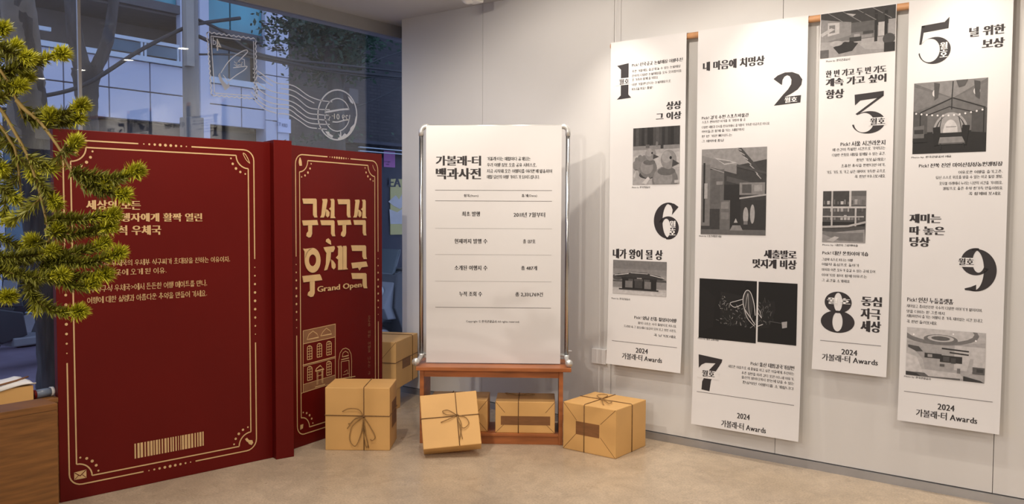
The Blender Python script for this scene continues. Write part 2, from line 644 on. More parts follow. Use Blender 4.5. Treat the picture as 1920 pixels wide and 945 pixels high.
struct('wall_left', MB().box(X1, X1 + .1, Y0 - .1, YW + .45, 0, CEIL), M_WALL)
struct('wall_return', MB().box(XW - .05, X1 + .1, YW + .45, YW + .6, 0, CEIL), M_WALL)
# window: head beam, sill, panes and slim mullion
PG = Plane((XW, 0, 0), (0, 1, 0))                 # glass plane, u = world Y
zb = 2.888
struct('trim_1', MB().box(XW - .10, XW + .02, Y0, YW + .5, zb, CEIL), M_BEAM)
struct('trim_2', MB().box(XW - .10, XW + .03, Y0, YW + .5, -.12, .05), M_GREYMETAL)
win = thing('window_1', (XW, 2.0, .05), 'large shop window looking out on the street', 'window', kind='structure')
um = PG.uv(150, 120)[0]
for a, b in ((Y0, um - .004), (um + .004, YW + .5)):
    obj('glass_pane', MB().box(XW - .012, XW - .004, a, b, .05, zb), M_GLASS, win)
obj('mullion', MB().box(XW - .015, XW + .0, um - .009, um + .009, .05, zb), M_GREYMETAL, win)

# ------------------------------------------------------------------ lamps
def add_spot(parent, pos, d, power, size, blend, soft):
    ld = bpy.data.lights.new('spot_light', 'SPOT')
    ld.energy, ld.color, ld.spot_size, ld.spot_blend, ld.shadow_soft_size = power, WARM, math.radians(size), blend, soft
    lo = bpy.data.objects.new('spot_light', ld)
    COL.objects.link(lo)
    lo.location = Vector(pos) - parent.location
    lo.rotation_euler = Vector(d).to_track_quat('-Z', 'Y').to_euler()
    lo.parent = parent


def downlight(x, y, label, power):
    t = thing('downlight', (x, y, CEIL), label, 'downlight', 'recessed downlights')
    rg = obj('trim_ring', MB().lathe((x, y, CEIL), [(.062, 0), (.062, .006), (.05, .010), (.044, .004), (.044, 0)], 28, (0, 0, -1)), M_LAMPW, t, smooth=False)
    obj('lens', MB().lathe((x, y, CEIL - .001), [(.043, 0), (.043, .003)], 24, (0, 0, -1)), M_LENS, rg)
    add_spot(t, (x, y, CEIL - .02), (0, .10, -1), power, 84, 1.0, .035)


def ceiling_spot(x, y, target, label, power, size):
    t = thing('ceiling_spotlight', (x, y, CEIL), label, 'spotlight', 'adjustable ceiling spotlights')
    c = Vector((x, y, CEIL - .10))
    d = (Vector(target) - c).normalized()
    obj('base_plate', MB().lathe((x, y, CEIL), [(.05, 0), (.05, .012), (.02, .018)], 24, (0, 0, -1)), M_LAMPW, t)
    obj('yoke', MB().tube([(x, y, CEIL - .01), (x, y, CEIL - .06), c - d * .02], .008, 10), M_LAMPW, t, smooth=True)
    hd = obj('lamp_head', MB().lathe(c - d * .06, [(.02, 0), (.036, .01), (.042, .04), (.044, .11), (.041, .114), (.039, .108)], 24, d), M_LAMPW, t)
    obj('lens', MB().lathe(c + d * .042, [(.038, 0), (.038, .004)], 20, d), M_LENS, hd)
    add_spot(t, c + d * .062, d, power, size, .5, .02)


for x, lb in ((-2.78, 'recessed downlight nearest the window beside the banner wall'), (-1.78, 'second recessed downlight from the window'), (-.78, 'third recessed downlight from the window'),
              (.19, 'fourth recessed downlight from the window'), (1.2, 'recessed downlight farthest from the window')):
    downlight(x, 4.38, lb, DOWN_W)
ceiling_spot(-3.25, 3.43, (-3.05, 4.5, 1.2), 'adjustable ceiling spotlight above the poster stand', KEY_W, 150)
ceiling_spot(-2.1, 3.55, (-1.9, YW, 1.3), 'adjustable ceiling spotlight above the widest banner', KEY_W * .8, 110)
ceiling_spot(-1.0, 3.55, (-.9, YW, 1.3), 'added ceiling spotlight beyond the widest banner', KEY_W * .8, 110)  # extra spot put in to light the right part of the wall
# pendant spot behind the camera that throws the soft shadow of the poster stand
ceiling_spot(-3.15, 2.35, (-4.1, 3.45, .9), 'adjustable ceiling spotlight aimed at the red front cover', KEY_W * 2.2, 110)
t = thing('pendant_spotlight', (-1.15, -1.5, CEIL), 'long-stemmed pendant spotlight behind the viewer', 'spotlight')
pc = Vector((-1.15, -1.5, 2.42))
pd = (Vector((-1.3, YW, .9)) - pc).normalized()
obj('stem', MB().tube([(-1.15, -1.5, CEIL), (-1.15, -1.5, 2.44)], .007, 8), M_LAMPW, t)
hd = obj('lamp_head', MB().lathe(pc - pd * .07, [(.02, 0), (.04, .012), (.05, .05), (.052, .13), (.048, .134), (.045, .126)], 24, pd), M_LAMPW, t)
obj('lens', MB().lathe(pc + pd * .05, [(.044, 0), (.044, .004)], 20, pd), M_LENS, hd)
add_spot(t, pc + pd * .075, pd, PEND_W, 74, .8, .02)
# white sensor unit on the ceiling beside the wall
sx, sy = -3.80, 4.46
t = thing('ceiling_sensor', (sx, sy, CEIL), 'small white dome sensor under the ceiling above the poster stand', 'sensor')
obj('housing', MB().box(sx - .04, sx + .055, sy - .05, sy + .05, CEIL - .085, CEIL), M_LAMPW, t, bevel=.012)
obj('dome', MB().lathe((sx - .015, sy - .035, CEIL - .03), [(.05, -.02), (.05, .03), (.042, .05), (.025, .064), (.006, .07)], 24, (.1, -.25, -1)), M_LAMPW, t, smooth=True)

for i, (x, y) in enumerate(((-2.2, .4), (.4, 1.6), (.2, -1.6), (2.6, .6))):  # unseen panels added to fill the room with general light
    t = thing('added_fill_panel', (x, y, CEIL - .03), ['added square fill panel nearest the window', 'added square fill panel nearest the banner wall', 'added square fill panel nearest the rear wall', 'added square fill panel farthest from the window'][i], 'fill light', 'added fill panels')
    obj('added_panel_frame', MB().box(x - .32, x + .32, y - .32, y + .32, CEIL - .03, CEIL), M_LAMPW, t)
    obj('added_panel_diffuser', MB().box(x - .3, x + .3, y - .3, y + .3, CEIL - .034, CEIL - .028), M_FILL_PANEL, t)
    ld = bpy.data.lights.new('fill_light', 'AREA')
    ld.shape, ld.size, ld.energy, ld.color = 'SQUARE', .58, FILL_W, (1, .90, .80)
    lo = bpy.data.objects.new('fill_light', ld)
    COL.objects.link(lo)
    lo.location = (0, 0, -.012)
    lo.parent = t

# ------------------------------------------------------------------ red book display
HB = 1.855
bl, bs = floor_pt(113, 943), floor_pt(503, 860)
fl = floor_pt(551, 842)
d = ray(716, 289)
fr = CAM + d * ((HB - CAM.z) / d.z)
fr = Vector((fr.x, fr.y, 0))
PB = Plane(bl, bs - bl)                        # back cover face
PF = Plane(fl, fr - fl)                        # front cover face
WB, WF = (bs - bl).length, (fr - fl).length
book = thing('giant_book', ((bl + fr) / 2).to_3d(), 'giant open crimson book display standing on its edge with gold print', 'book display')
back = obj('back_cover', MB().pbox(PB, 0, WB + .03, 0, HB, -.05, 0), M_RED, book, bevel=.003)
front = obj('front_cover', MB().pbox(PF, -.05, WF, 0, HB, -.05, 0), M_RED, book, bevel=.003)
s0, s1 = floor_pt(518, 862), floor_pt(551.5, 856)
PS = Plane(s0, s1 - s0)
WS = (s1 - s0).length
obj('spine', MB().pbox(PS, 0, WS, 0, HB + .012, -.16, 0), M_RED, book, bevel=.003)


def cover_border(pl, r, parent, gaps, nt_, wd, dots):
    """r = outer rect (u0,u1,v0,v1); gaps = fractions of each side that hold dots; nt_ = corner notch radius"""
    u0, u1, v0, v1 = r
    g = .034                                     # distance between outer and inner line
    rc = .06
    mb = MB()
    n = .0015
    ga, gb = gaps
    W, H = u1 - u0, v1 - v0
    # outer rounded line, four L-shaped runs
    for sx, sy in ((0, 0), (1, 0), (1, 1), (0, 1)):
        cu = u0 if sx == 0 else u1
        cv = v0 if sy == 0 else v1
        du = 1 if sx == 0 else -1
        dv = 1 if sy == 0 else -1
        hx = W * (ga if sx == 0 else 1 - gb)
        hy = H * (ga if sy == 0 else 1 - gb)
        pts = [(cu + du * hx, cv)]
        pts += [(cu + du * (rc - rc * math.sin(a)), cv + dv * (rc - rc * math.cos(a))) for a in [math.pi / 2 * k / 6 for k in range(7)]]
        pts += [(cu, cv + dv * hy)]
        mb.ribbon(pl, pts, wd, n)
    # inner line with concave corners
    a0, a1, b0, b1 = u0 + g, u1 - g, v0 + g, v1 - g
    pts = []
    for cu, cv, st in ((a0, b0, 90), (a1, b0, 180), (a1, b1, 270), (a0, b1, 0)):
        seg = [(cu + nt_ * math.cos(math.radians(st - 90 * k / 8)), cv + nt_ * math.sin(math.radians(st - 90 * k / 8))) for k in range(9)]
        pts.append(seg)
    allp = []
    for sg in pts:
        allp += sg
    for k in range(4):
        mb.ribbon(pl, pts[k], wd, n)
        mb.ribbon(pl, [pts[k][-1], pts[(k + 1) % 4][0]], wd, n)
    obj('gold_border', mb, M_GOLD, parent)
    md = MB()
    for k in range(9):
        t = k / 8
        rr = dots * (.35 + .65 * math.sin(math.pi * (k + .5) / 9))
        f = ga + (gb - ga) * (.1 + .8 * t)
        for cu, cv in ((u0 + W * f, v0), (u0 + W * f, v1), (u0, v0 + H * f), (u1, v0 + H * f)):
            md.disc(pl, cu, cv, rr, n, 10)
    for cu, cv, st in ((a0, b0, 90), (a1, b0, 180), (a1, b1, 270), (a0, b1, 0)):
        for k in range(5):
            a = math.radians(st - 10 - 70 * k / 4)
            md.disc(pl, cu + (nt_ + .032) * math.cos(a), cv + (nt_ + .032) * math.sin(a), dots * (.5 + .5 * math.sin(math.pi * (k + .5) / 5)), n, 10)
    obj('gold_dots', md, M_GOLD, parent)['kind'] = 'stuff'
    return a0, a1, b0, b1


def u_of(pl, x, y):
    return pl.uv(x, y)[0]


rB = (u_of(PB, 121, 450), u_of(PB, 477, 450), PB.uv(151, 908)[1], PB.uv(149, 263)[1])
cb = cover_border(PB, rB, back, (.36, .64), .072, .0068, .0078)
a0, a1, b0, b1 = cb
# corner emblems
mb = MB()
mb.slab(PB, [(a0 - .012, b0 - .012 + .006), (a0 + .045, b0 - .006), (a0 + .045, b0 + .036), (a0 - .012, b0 + .032)], .001, .002)
obj('envelope_emblem', mb, M_GOLD, back)
mb = MB()
mb.ribbon(PB, [(a0 - .010, b0 + .030), (a0 + .016, b0 + .010), (a0 + .043, b0 + .034)], .004, .0026)
mb.ribbon(PB, [(a0 - .010, b0 - .004), (a0 + .008, b0 + .014)], .003, .0026)
mb.ribbon(PB, [(a0 + .043, b0 - .004), (a0 + .026, b0 + .014)], .003, .0026)
obj('envelope_fold', mb, M_RED, back)
mb = MB()
mb.ribbon(PB, spline([(a1 + .010, b1 - .042), (a1 - .012, b1 - .022), (a1 - .030, b1 + .012), (a1 - .018, b1 + .010), (a1 - .002, b1 - .014), (a1 + .010, b1 - .042)], 5), .004, .0016)
obj('feather_emblem', mb, M_GOLD, back)
mb = MB()
mb.poly(PB, [(a1 - .028, b0 + .022), (a1 - .036, b0 + .036), (a1 - .024, b0 + .042), (a1 - .012, b0 + .026), (a1 + .008, b0 + .022), (a1 + .014, b0 + .006), (a1 + .004, b0 - .006), (a1 - .012, b0 + .002), (a1 - .018, b0 + .014)], .0016)
obj('wax_seal_emblem', mb, M_GOLD, back)
mb = MB()
for k in range(9):
    mb.disc(PB, a0 + random.uniform(-.012, .038), b1 + random.uniform(-.035, .012), random.uniform(.003, .007), .0016, 8)
mb.ribbon(PB, ell(a0 + .012, b1 - .012, .024, .020, 200, 340, 8), .005, .0016)
obj('flower_emblem', mb, M_GOLD, back)
for s, xl, xr, yt, yb in (('세상의 모든', 161, 264, 375, 393), ('예비 여행자에게 활짝 열린', 161, 379, 399, 416), ('구석구석 우체국', 161, 302, 423, 442)):
    mb = MB()
    text_px(mb, PB, s, xl, xr, yt, yb, bold=.045, n=.0016)
    obj('headline', mb, M_GOLD, back)
for s, xl, xr, yt, yb in (('구석구석 우체국의 우체부 석구씨가 초대장을 전하는 이유이자,', 163, 431, 489, 501), ('당신이 이곳에 오게 된 이유.', 163, 312, 507, 519),
                          ('<구석구석 우체국>에서 든든한 여행 메이트를 만나,', 163, 388, 536, 549), ('여행에 대한 설렘과 아름다운 추억을 만들어 가세요.', 163, 388, 557, 570)):
    mb = MB()
    text_px(mb, PB, s, xl, xr, yt, yb, n=.0016, fine=True)
    obj('body_text', mb, M_GOLD, back)
mb = MB()
u0, u1, v0, v1 = PB.rect(252, 383, 832, 860)
random.seed(3)
x = 0.0
while x < .985:
    wd = random.choice((.012, .02, .034, .02, .03))
    mb.poly(PB, [(u0 + (u1 - u0) * x, v0), (u0 + (u1 - u0) * min(1, x + wd), v0), (u0 + (u1 - u0) * min(1, x + wd), v1), (u0 + (u1 - u0) * x, v1)], .0016)
    x += wd + random.choice((.012, .014, .02))
obj('barcode', mb, M_GOLD, back)

# front cover
rF = (u_of(PF, 548, 450) - .03, u_of(PF, 708.5, 450), PF.uv(575, 812)[1], PF.uv(541, 284)[1])
rF = (.03, rF[1], rB[2], rB[3])
fa0, fa1, fb0, fb1 = cover_border(PF, rF, front, (.36, .64), .072, .0068, .0078)
mb = MB()
mb.ribbon(PF, spline([(fa1 - .022, fb1 + .006), (fa1 - .014, fb1 - .012), (fa1 + .006, fb1 - .034)], 5), .004, .0016)
obj('feather_emblem', mb, M_GOLD, front)
mb = MB()
mb.poly(PF, spline([(fa0 + .0, fb1 - .036), (fa0 - .006, fb1 - .012), (fa0 + .004, fb1 + .016), (fa0 + .018, fb1 - .004), (fa0 + .022, fb1 - .034)], 4), .0016)
obj('ink_bottle_emblem', mb, M_GOLD, front)
mb = MB()
mb.poly(PF, [(fa0 - .010, fb0 + .0), (fa0 + .014, fb0 + .004), (fa0 + .018, fb0 + .03), (fa0 - .008, fb0 + .03)], .0016)
obj('stamp_emblem', mb, M_GOLD, front)


def G(x0, y0, x1, y1, th, sw):
    return [(x0, y0), (x1 - 10, y0), (x1 - 2, y0 + 10), (x1, y1 - 22), (x1 + 6, y1), (x1 - sw + 10, y1), (x1 - sw, y1 - 22), (x1 - sw, y0 + th), (x0 + 10, y0 + th)]


def drop(cx, y0, y1, sw):
    return [(cx - sw / 2, y0), (cx + sw / 2, y0), (cx + sw / 2, y1 - 35), (cx + sw * .2, y1 - 6), (cx - sw * .35, y1), (cx - sw * .95, y1 - 14), (cx - sw * .85, y1 - 38), (cx - sw * .45, y1 - 55)]


gu = [G(52, 58, 180, 226, 46, 32), [(50, 252), (182, 248), (193, 292), (60, 297)], drop(121, 292, 404, 34)]
seok = [[(228, 62), (270, 60), (274, 75), (252, 205), (242, 226), (212, 226), (222, 205), (234, 85)],
        [(255, 150), (276, 158), (293, 180), (290, 210), (276, 226), (263, 212), (264, 180)],
        [(298, 62), (328, 60), (336, 74), (336, 214), (346, 232), (303, 232), (306, 165), (289, 150), (306, 135), (308, 84)],
        G(212, 250, 338, 392, 44, 30)]


def remap(ps, a0, a1, b0, b1, sy=1.0, dy=0.0):
    return [[(b0 + (x - a0) / (a1 - a0) * (b1 - b0), y * sy + dy) for x, y in p] for p in ps]


title = gu + seok + remap(gu, 50, 193, 362, 487, .965, 8) + remap(seok, 212, 346, 505, 622, .955, 10)
o_ring = [[(143 + 70 * math.cos(a), 605 + 110 * math.sin(a)), (143 + 70 * math.cos(b), 605 + 110 * math.sin(b)),
           (143 + 33 * math.cos(b), 605 + 52 * math.sin(b)), (143 + 33 * math.cos(a), 605 + 52 * math.sin(a))]
          for a, b in [(2 * math.pi * k / 28, 2 * math.pi * (k + 1) / 28) for k in range(28)]]
title += o_ring + [[(57, 500), (80, 504), (143, 495), (100, 530), (73, 600), (72, 530)]]
title += [[(52, 745), (205, 728), (214, 740), (228, 780), (62, 800)], drop(140, 790, 930, 42)]
title += [[(283, 410), (303, 432), (307, 468), (282, 456), (262, 440), (266, 420)],
          [(240, 490), (335, 478), (340, 500), (326, 530), (266, 540), (253, 522)],
          [(268, 533), (306, 528), (300, 600), (272, 688), (248, 695), (262, 640)],
          [(308, 598), (326, 610), (346, 640), (346, 668), (330, 686), (314, 670)],
          [(358, 480), (396, 475), (408, 490), (408, 688), (370, 690), (371, 600), (350, 583), (371, 560), (371, 500)],
          [(414, 478), (440, 476), (444, 490), (444, 668), (456, 684), (414, 688)]]
title += [G(485, 472, 618, 594, 50, 32), [(487, 628), (618, 615), (632, 660), (576, 667), (558, 695), (545, 670), (497, 677)], G(487, 718, 622, 852, 52, 34)]
mb = MB()
for p in title:
    mb.slab(PF, [PF.uv(555 + x / 4.724, 360 + y / 4.724) for x, y in p], .0012, .005)
obj('title_lettering', mb, M_GOLD, front)
mb = MB()
text_px(mb, PF, 'Grand Open', 593.5, 677, 537, 551, bold=.035, n=.0055)
obj('subtitle_lettering', mb, M_GOLD, front)
mb = MB()
for k, ch in enumerate('모두를 위한 여행을 나누는 곳'):
    if ch != ' ':
        y = 592 + k * 7.0
        text_px(mb, PF, ch, 689.5, 694.5, y, y + 6, n=.0016, fine=True)
obj('side_text', mb, M_GOLDDK, front)['kind'] = 'stuff'
# gold line drawing of the post office
q = lambda x, y: PF.uv(550 + x / 5.559, 590 + y / 5.559)
mb = MB()
mb.poly(PF, [q(100, 168), q(435, 97), q(435, 232), q(100, 305)], .0013)
obj('roof_fill', mb, M_GOLDDK, front)
mb = MB()
mb.poly(PF, [q(100, 728), q(435, 628), q(435, 700), q(100, 812)], .0013)
obj('plinth_fill', mb, M_GOLDDK, front)
mb = MB()
lw = .0042


def L(*pts, w_=lw):
    mb.ribbon(PF, [q(*p) for p in pts], w_, .0018)


L((82, 820), (100, 812), (435, 705))
L((100, 812), (100, 168), (435, 97), (435, 700))
L((100, 305), (435, 232))
L((95, 527), (440, 436), w_=.006)
L((100, 540), (440, 450), w_=.003)
L((100, 728), (435, 628), w_=.003)
L((140, 260), (160, 205), (202, 170), (245, 200), (262, 235), (140, 260))
L((282, 222), (305, 180), (342, 140), (382, 168), (397, 200), (282, 222))


def arched(x0, x1, yt, yb, sk):
    cx, r = (x0 + x1) / 2, (x1 - x0) / 2
    yy = lambda x, y: y - (x - x0) * sk
    P = [(x0, yy(x0, yb))] + [(cx - r * math.cos(a), yy(cx, yt + r) - r * math.sin(a)) for a in [math.pi * k / 8 for k in range(9)]] + [(x1, yy(x1, yb)), (x0, yy(x0, yb))]
    L(*P, w_=.0055)
    L((cx, yy(cx, yt)), (cx, yy(cx, yb)), w_=.0035)
    for k in range(1, 5):
        y = yt + (yb - yt) * k / 5
        L((x0, yy(x0, y)), (x1, yy(x1, y)), w_=.0035)


for x0, yt in ((144, 330), (246, 305), (346, 283)):
    arched(x0, x0 + 48, yt, yt + 140, .22)
for x0, yt in ((146, 545), (346, 492)):
    arched(x0, x0 + 48, yt, yt + 142, .25)
L((228, 590), (240, 560), (278, 530), (316, 565), (228, 590), w_=.006)
L((245, 730), (245, 590), (305, 572), (305, 715))
L((255, 725), (255, 600), (295, 588), (295, 710), w_=.003)
L((250, 640), (300, 625), w_=.003)
L((225, 755), (330, 725), w_=.006)
L((470, 668), (470, 480), (485, 400), (510, 360), (545, 348), (578, 365), (600, 410), (606, 480), (604, 660))
L((497, 660), (497, 490), (578, 475), (582, 655))
L((497, 470), (578, 450), w_=.006)
L((508, 440), (515, 400), (540, 380), (568, 395), (574, 425), (508, 440))
L((515, 630), (575, 610), w_=.003)
L((525, 600), (560, 575), (565, 610), w_=.003)
L((460, 672), (645, 642), w_=.006)
obj('house_drawing', mb, M_GOLD, front)

# ------------------------------------------------------------------ hanging banners
ROD_Z = PW.uv(1300, 64)[1]
YB = YW - .062
rod_l = Plane((0, YB, 0), (1, 0, 0)).uv(1146, 85)[0]
rod = thing('hanging_rod', (rod_l, YB + .02, ROD_Z), 'long thin wooden rod the four banners hang from', 'rod')
PBn = Plane((0, YB, 0), (1, 0, 0))
rz = PBn.uv(1300, 65)[1]
obj('dowel', MB().tube([(rod_l - .01, YB + .021, rz), (.05, YB + .021, rz)], .019, 14), M_DOWEL, rod, smooth=True)
ux = PBn.uv(1152, 40)[0]
for x in (ux, -.3):
    obj('hanging_cord', MB().tube([(x, YB + .021, rz + .019), (x, YB + .021, CEIL)], .0018, 6), M_WHITEINK, rod)

DIG = {
    '8': ring((.5, .74, .40, .26), (.5, .745, .125, .23)) + ring((.5, .27, .5, .27), (.5, .27, .15, .235)),
    '1': [[(0, .96), (.8, 1), (.8, .12), (1, .02), (0, 0), (.27, .11), (.27, .84)]],
    '7': [[(0, 1), (1, .93), (.98, .85), (.72, .55), (.55, .30), (.50, 0), (.16, .02), (.18, .25), (.35, .50), (.72, .80), (.30, .78), (.14, .72), (.02, .62)]],
    '2': [[(0, .83), (.15, .93), (.4, 1), (.65, .99), (.88, .9), (1, .74), (.97, .58), (.85, .45), (.62, .33), (.40, .25), (.97, .27), (.95, .05), (.03, .01), (.35, .33), (.52, .48), (.62, .62), (.63, .76), (.57, .87), (.48, .91), (.38, .87), (.32, .78), (.30, .62)]],
    '3': ring((.5, .27, .5, .27), (.36, .27, .30, .235), -172, 125) + [[(.06, .96), (.94, 1.0), (.94, .90), (.83, .845), (.24, .81), (.08, .70)], [(.94, .94), (.94, .88), (.16, .46), (.10, .49), (.78, .86)]],
    '5': ring((.52, .29, .48, .30), (.38, .30, .30, .262), -172, 140) + [[(.12, .87), (.80, .90), (.94, 1.0), (.92, .75), (.14, .71)], [(.12, .87), (.22, .87), (.13, .45), (.06, .45)]],
    '6': ring((.58, .5, .58, .5), (.60, .5, .25, .47), 75, 285) + ring((.58, .30, .42, .32), (.50, .29, .17, .265), -100, 150) + [[(.55, 1), (.8, .97), (.98, .88), (.72, .66), (.75, .80), (.68, .92), (.55, .965)]],
}
DIG['9'] = [[(1 - x, 1 - y) for x, y in p] for p in ring((.58, .5, .58, .5), (.60, .5, .25, .47), 75, 285) + ring((.58, .30, .42, .32), (.50, .29, .17, .265), -100, 150)] + [[(.45, 0), (.14, .02), (.13, .06), (.30, .10), (.45, .16), (.45, .035)]]


class Banner:
    def __init__(s, TL, TR, BR, BL, label):
        u0 = PBn.uv((TL[0] + BL[0]) / 2, (TL[1] + BL[1]) / 2)[0]
        u1 = PBn.uv((TR[0] + BR[0]) / 2, (TR[1] + BR[1]) / 2)[0]
        v0 = (PBn.uv(*BL)[1] + PBn.uv(*BR)[1]) / 2
        s.u0, s.u1, s.v0, s.v1 = u0, u1, v0, rz + .02
        ph = random.uniform(0, 6)

        def bend(u, v):
            t = max(0, min(1, (s.v1 - v) / (s.v1 - s.v0)))
            return .022 * t ** 10 + .0012 * math.sin(t * 7 + ph) * t
        s.pl = Plane((0, YB, 0), (1, 0, 0), bend=bend)
        s.th = thing('hanging_banner', ((u0 + u1) / 2, YB, v0), label, 'banner', 'hanging paper banners')
        mb = MB()
        NX, NY = 8, 60
        vs = []
        for n in (0, -.0008):
            for j in range(NY + 1):
                for i in range(NX + 1):
                    vs.append(s.pl.pt(u0 + (u1 - u0) * i / NX, v0 + (s.v1 - v0) * j / NY, n))
        K = (NX + 1) * (NY + 1)
        fs = []
        for j in range(NY):
            for i in range(NX):
                a = j * (NX + 1) + i
                fs.append((a, a + 1, a + NX + 2, a + NX + 1))
                fs.append((K + a, K + a + NX + 1, K + a + NX + 2, K + a + 1))
        for j in range(NY):
            for i in (0, NX):
                a = j * (NX + 1) + i
                fs.append((a, a + NX + 1, K + a + NX + 1, K + a))
        for i in range(NX):
            for j in (0, NY):
                a = j * (NX + 1) + i
                fs.append((a, a + 1, K + a + 1, K + a))
        mb.add(vs, fs)
        s.sheet = obj('paper_sheet', mb, M_PAPER, s.th, smooth=False)
        mb = MB()
        ws = [(u0, YB + .021 + .0205 * math.cos(a), rz + .0205 * math.sin(a)) for a in [math.pi * k / 10 for k in range(-2, 11)]]
        vs = [Vector(p) for p in ws] + [Vector((u1, p[1], p[2])) for p in ws]
        m_ = len(ws)
        mb.add(vs, [(i, i + 1, m_ + i + 1, m_ + i) for i in range(m_ - 1)])
        obj('rod_sleeve', mb, M_PAPER, s.th, smooth=True)

    def num(s, dgt, xl, xr, yt, yb, gap, gs='월호', white=True, gapbox=None):
        u0, u1, v0, v1 = s.pl.rect(xl, xr, yt, yb)
        mb = MB()
        for p in DIG[dgt]:
            mb.poly(s.pl, [(u0 + (u1 - u0) * x, v0 + (v1 - v0) * y) for x, y in p], .0008)
        num = obj('numeral', mb, M_INK, s.th, label='large black numeral ' + dgt)
        if gapbox:
            g = s.pl.rect(*gapbox)
            obj('numeral_gap', MB().poly(s.pl, [(g[0], g[2]), (g[1], g[2]), (g[1], g[3]), (g[0], g[3])], .0012), M_PAPER, num)
        mb = MB()
        parts = gs.split('|')
        gx0, gx1, gy0, gy1 = gap
        for i, t in enumerate(parts):
            y0 = gy0 + (gy1 - gy0) * i / len(parts)
            y1 = gy0 + (gy1 - gy0) * (i + .92) / len(parts)
            text_px(mb, s.pl, t, gx0, gx1, y0, y1, bold=.05, n=.0016)
        obj('month_lettering', mb, M_WHITEINK if white else M_INK, num)

    def head(s, t, xl, xr, yt, yb, bold=.065, m=None, name='headline'):
        mb = MB()
        text_px(mb, s.pl, t, xl, xr, yt, yb, bold=bold, n=.0008, fine=bold < .025)
        return obj(name, mb, m or M_INK, s.th)

    def body(s, lines, h):
        mb = MB()
        for t, xl, xr, y in lines:
            text_px(mb, s.pl, t, xl, xr, y - h / 2, y + h / 2, n=.0008, fine=True)
        obj('body_text', mb, M_FINEINK, s.th)['kind'] = 'stuff'

    def rule(s, xl, yl, xr, yr):
        u0, v0 = s.pl.uv(xl, yl)
        u1, v1 = s.pl.uv(xr, yr)
        v = (v0 + v1) / 2
        obj('rule_line', MB().ribbon(s.pl, [(u0, v), (u1, v)], .003, .0010), M_GREYINK, s.th)

    def foot(s, x0, x1, y, yy, h):
        s.head('2024', *x0, y - h / 2, y + h / 2, bold=.03, name='year_lettering')
        s.head('가볼래-터 Awards', *x1, yy - h * .62, yy + h * .62, bold=.03, name='award_lettering')

    def photo(s, xl, xr, yt, yb, layers, label, cap=None):
        u0, u1, v0, v1 = s.pl.rect(xl, xr, yt, yb)
        s.photo_uv((u0, u1, v0, v1), layers, label)
        if cap:
            t, cx0, cx1, cy = cap
            s.head(t, cx0, cx1, cy - 2.2, cy + 2.2, bold=.01, m=M_FINEINK, name='photo_caption')

    def photo_uv(s, r, layers, label):
        u0, u1, v0, v1 = r
        mb = MB()
        n0, n1 = s.pl.bend(u0, v0), s.pl.bend(u0, v1)
        flat = Plane(s.pl.O, s.pl.U, bend=lambda u, v: n0 + (n1 - n0) * (v - v0) / (v1 - v0))
        for k, (g, p) in enumerate(layers):
            g = .85 * g ** 1.4
            mb.col = (g * .98, g * .95, g * .95)
            p = [(min(1, max(0, x)), min(1, max(0, y))) for x, y in p]
            mb.poly(flat, [(u0 + (u1 - u0) * x, v0 + (v1 - v0) * y) for x, y in p], .0012 + .00004 * k)
        obj('photo_print', mb, M_PHOTO, s.th, label=label)


def R(x0, y0, x1, y1):
    return [(x0, y0), (x1, y0), (x1, y1), (x0, y1)]


def E_(cx, cy, rx, ry, n=20, a0=0, a1=360):
    return ell(cx, cy, rx, ry, a0, a1, n)


def line(x0, y0, x1, y1, w_):
    d = Vector((x1 - x0, y1 - y0))
    n = Vector((-d.y, d.x)).normalized() * (w_ / 2)
    return [(x0 + n.x, y0 + n.y), (x1 + n.x, y1 + n.y), (x1 - n.x, y1 - n.y), (x0 - n.x, y0 - n.y)]


rnd = random.Random(11)
# --- January / June banner
B = Banner((1146, 83), (1291, 64), (1275, 700), (1139, 679), 'narrow paper banner with numerals 1 and 6, nearest the poster stand')
B.num('1', 1157, 1184, 121, 187, (1161, 1180, 149, 160), white=False, gapbox=(1155, 1186, 148, 161))
B.head('Pick! 전국곳곳 눈썰매장 여행추천', 1185, 1280, 119, 126, bold=.02, name='pick_line')
B.body([('추운 겨울에도 즐겁게 놀 수 있는 눈썰매장', 1185, 1276, 134), ('전국의 다양한 눈썰매장을 모두 모아봤어요', 1185, 1278, 142.5), ('온 가족이 함께 즐겨봐요', 1185, 1234, 150),
        ('이번 겨울엔 신나는 눈썰매장으로', 1185, 1258, 159), ('떠나볼까요? 출발!', 1185, 1224, 167.5)], 5)
B.head('상상', 1249, 1278, 191, 206)
B.head('그 이상', 1230, 1278, 212, 226)
ducks = [(.12, R(0, 0, 1, 1)), (.10, R(0, .66, 1, 1))] + [(rnd.uniform(.04, .16), R(x, .66 + rnd.uniform(0, .05), x + .07, 1)) for x in [i / 16 for i in range(16)]]
ducks += [(.34, R(0, .60, 1, .68)), (.5, R(0, 0, 1, .61)), (.58, [(.0, .50), (1, .56), (1, .3), (.3, .2), (0, .35)])]
ducks += [(.22, R(.28, .64, .36, .70)), (.30, E_(.52, .70, .025, .05)), (.08, R(.60, .62, .66, .68))]
for cx, cy, sc in ((.06, .40, .45), (.13, .42, .55), (.22, .38, .72)):
    ducks += [(.20, E_(cx + .02, cy - .15 * sc, .16 * sc, .18 * sc)), (.33, E_(cx, cy - .12 * sc, .15 * sc, .17 * sc)), (.30, E_(cx + .03, cy + .08 * sc, .10 * sc, .11 * sc)), (.14, [(cx + .10 * sc, cy + .10 * sc), (cx + .22 * sc, cy + .06 * sc), (cx + .1 * sc, cy + .03 * sc)])]
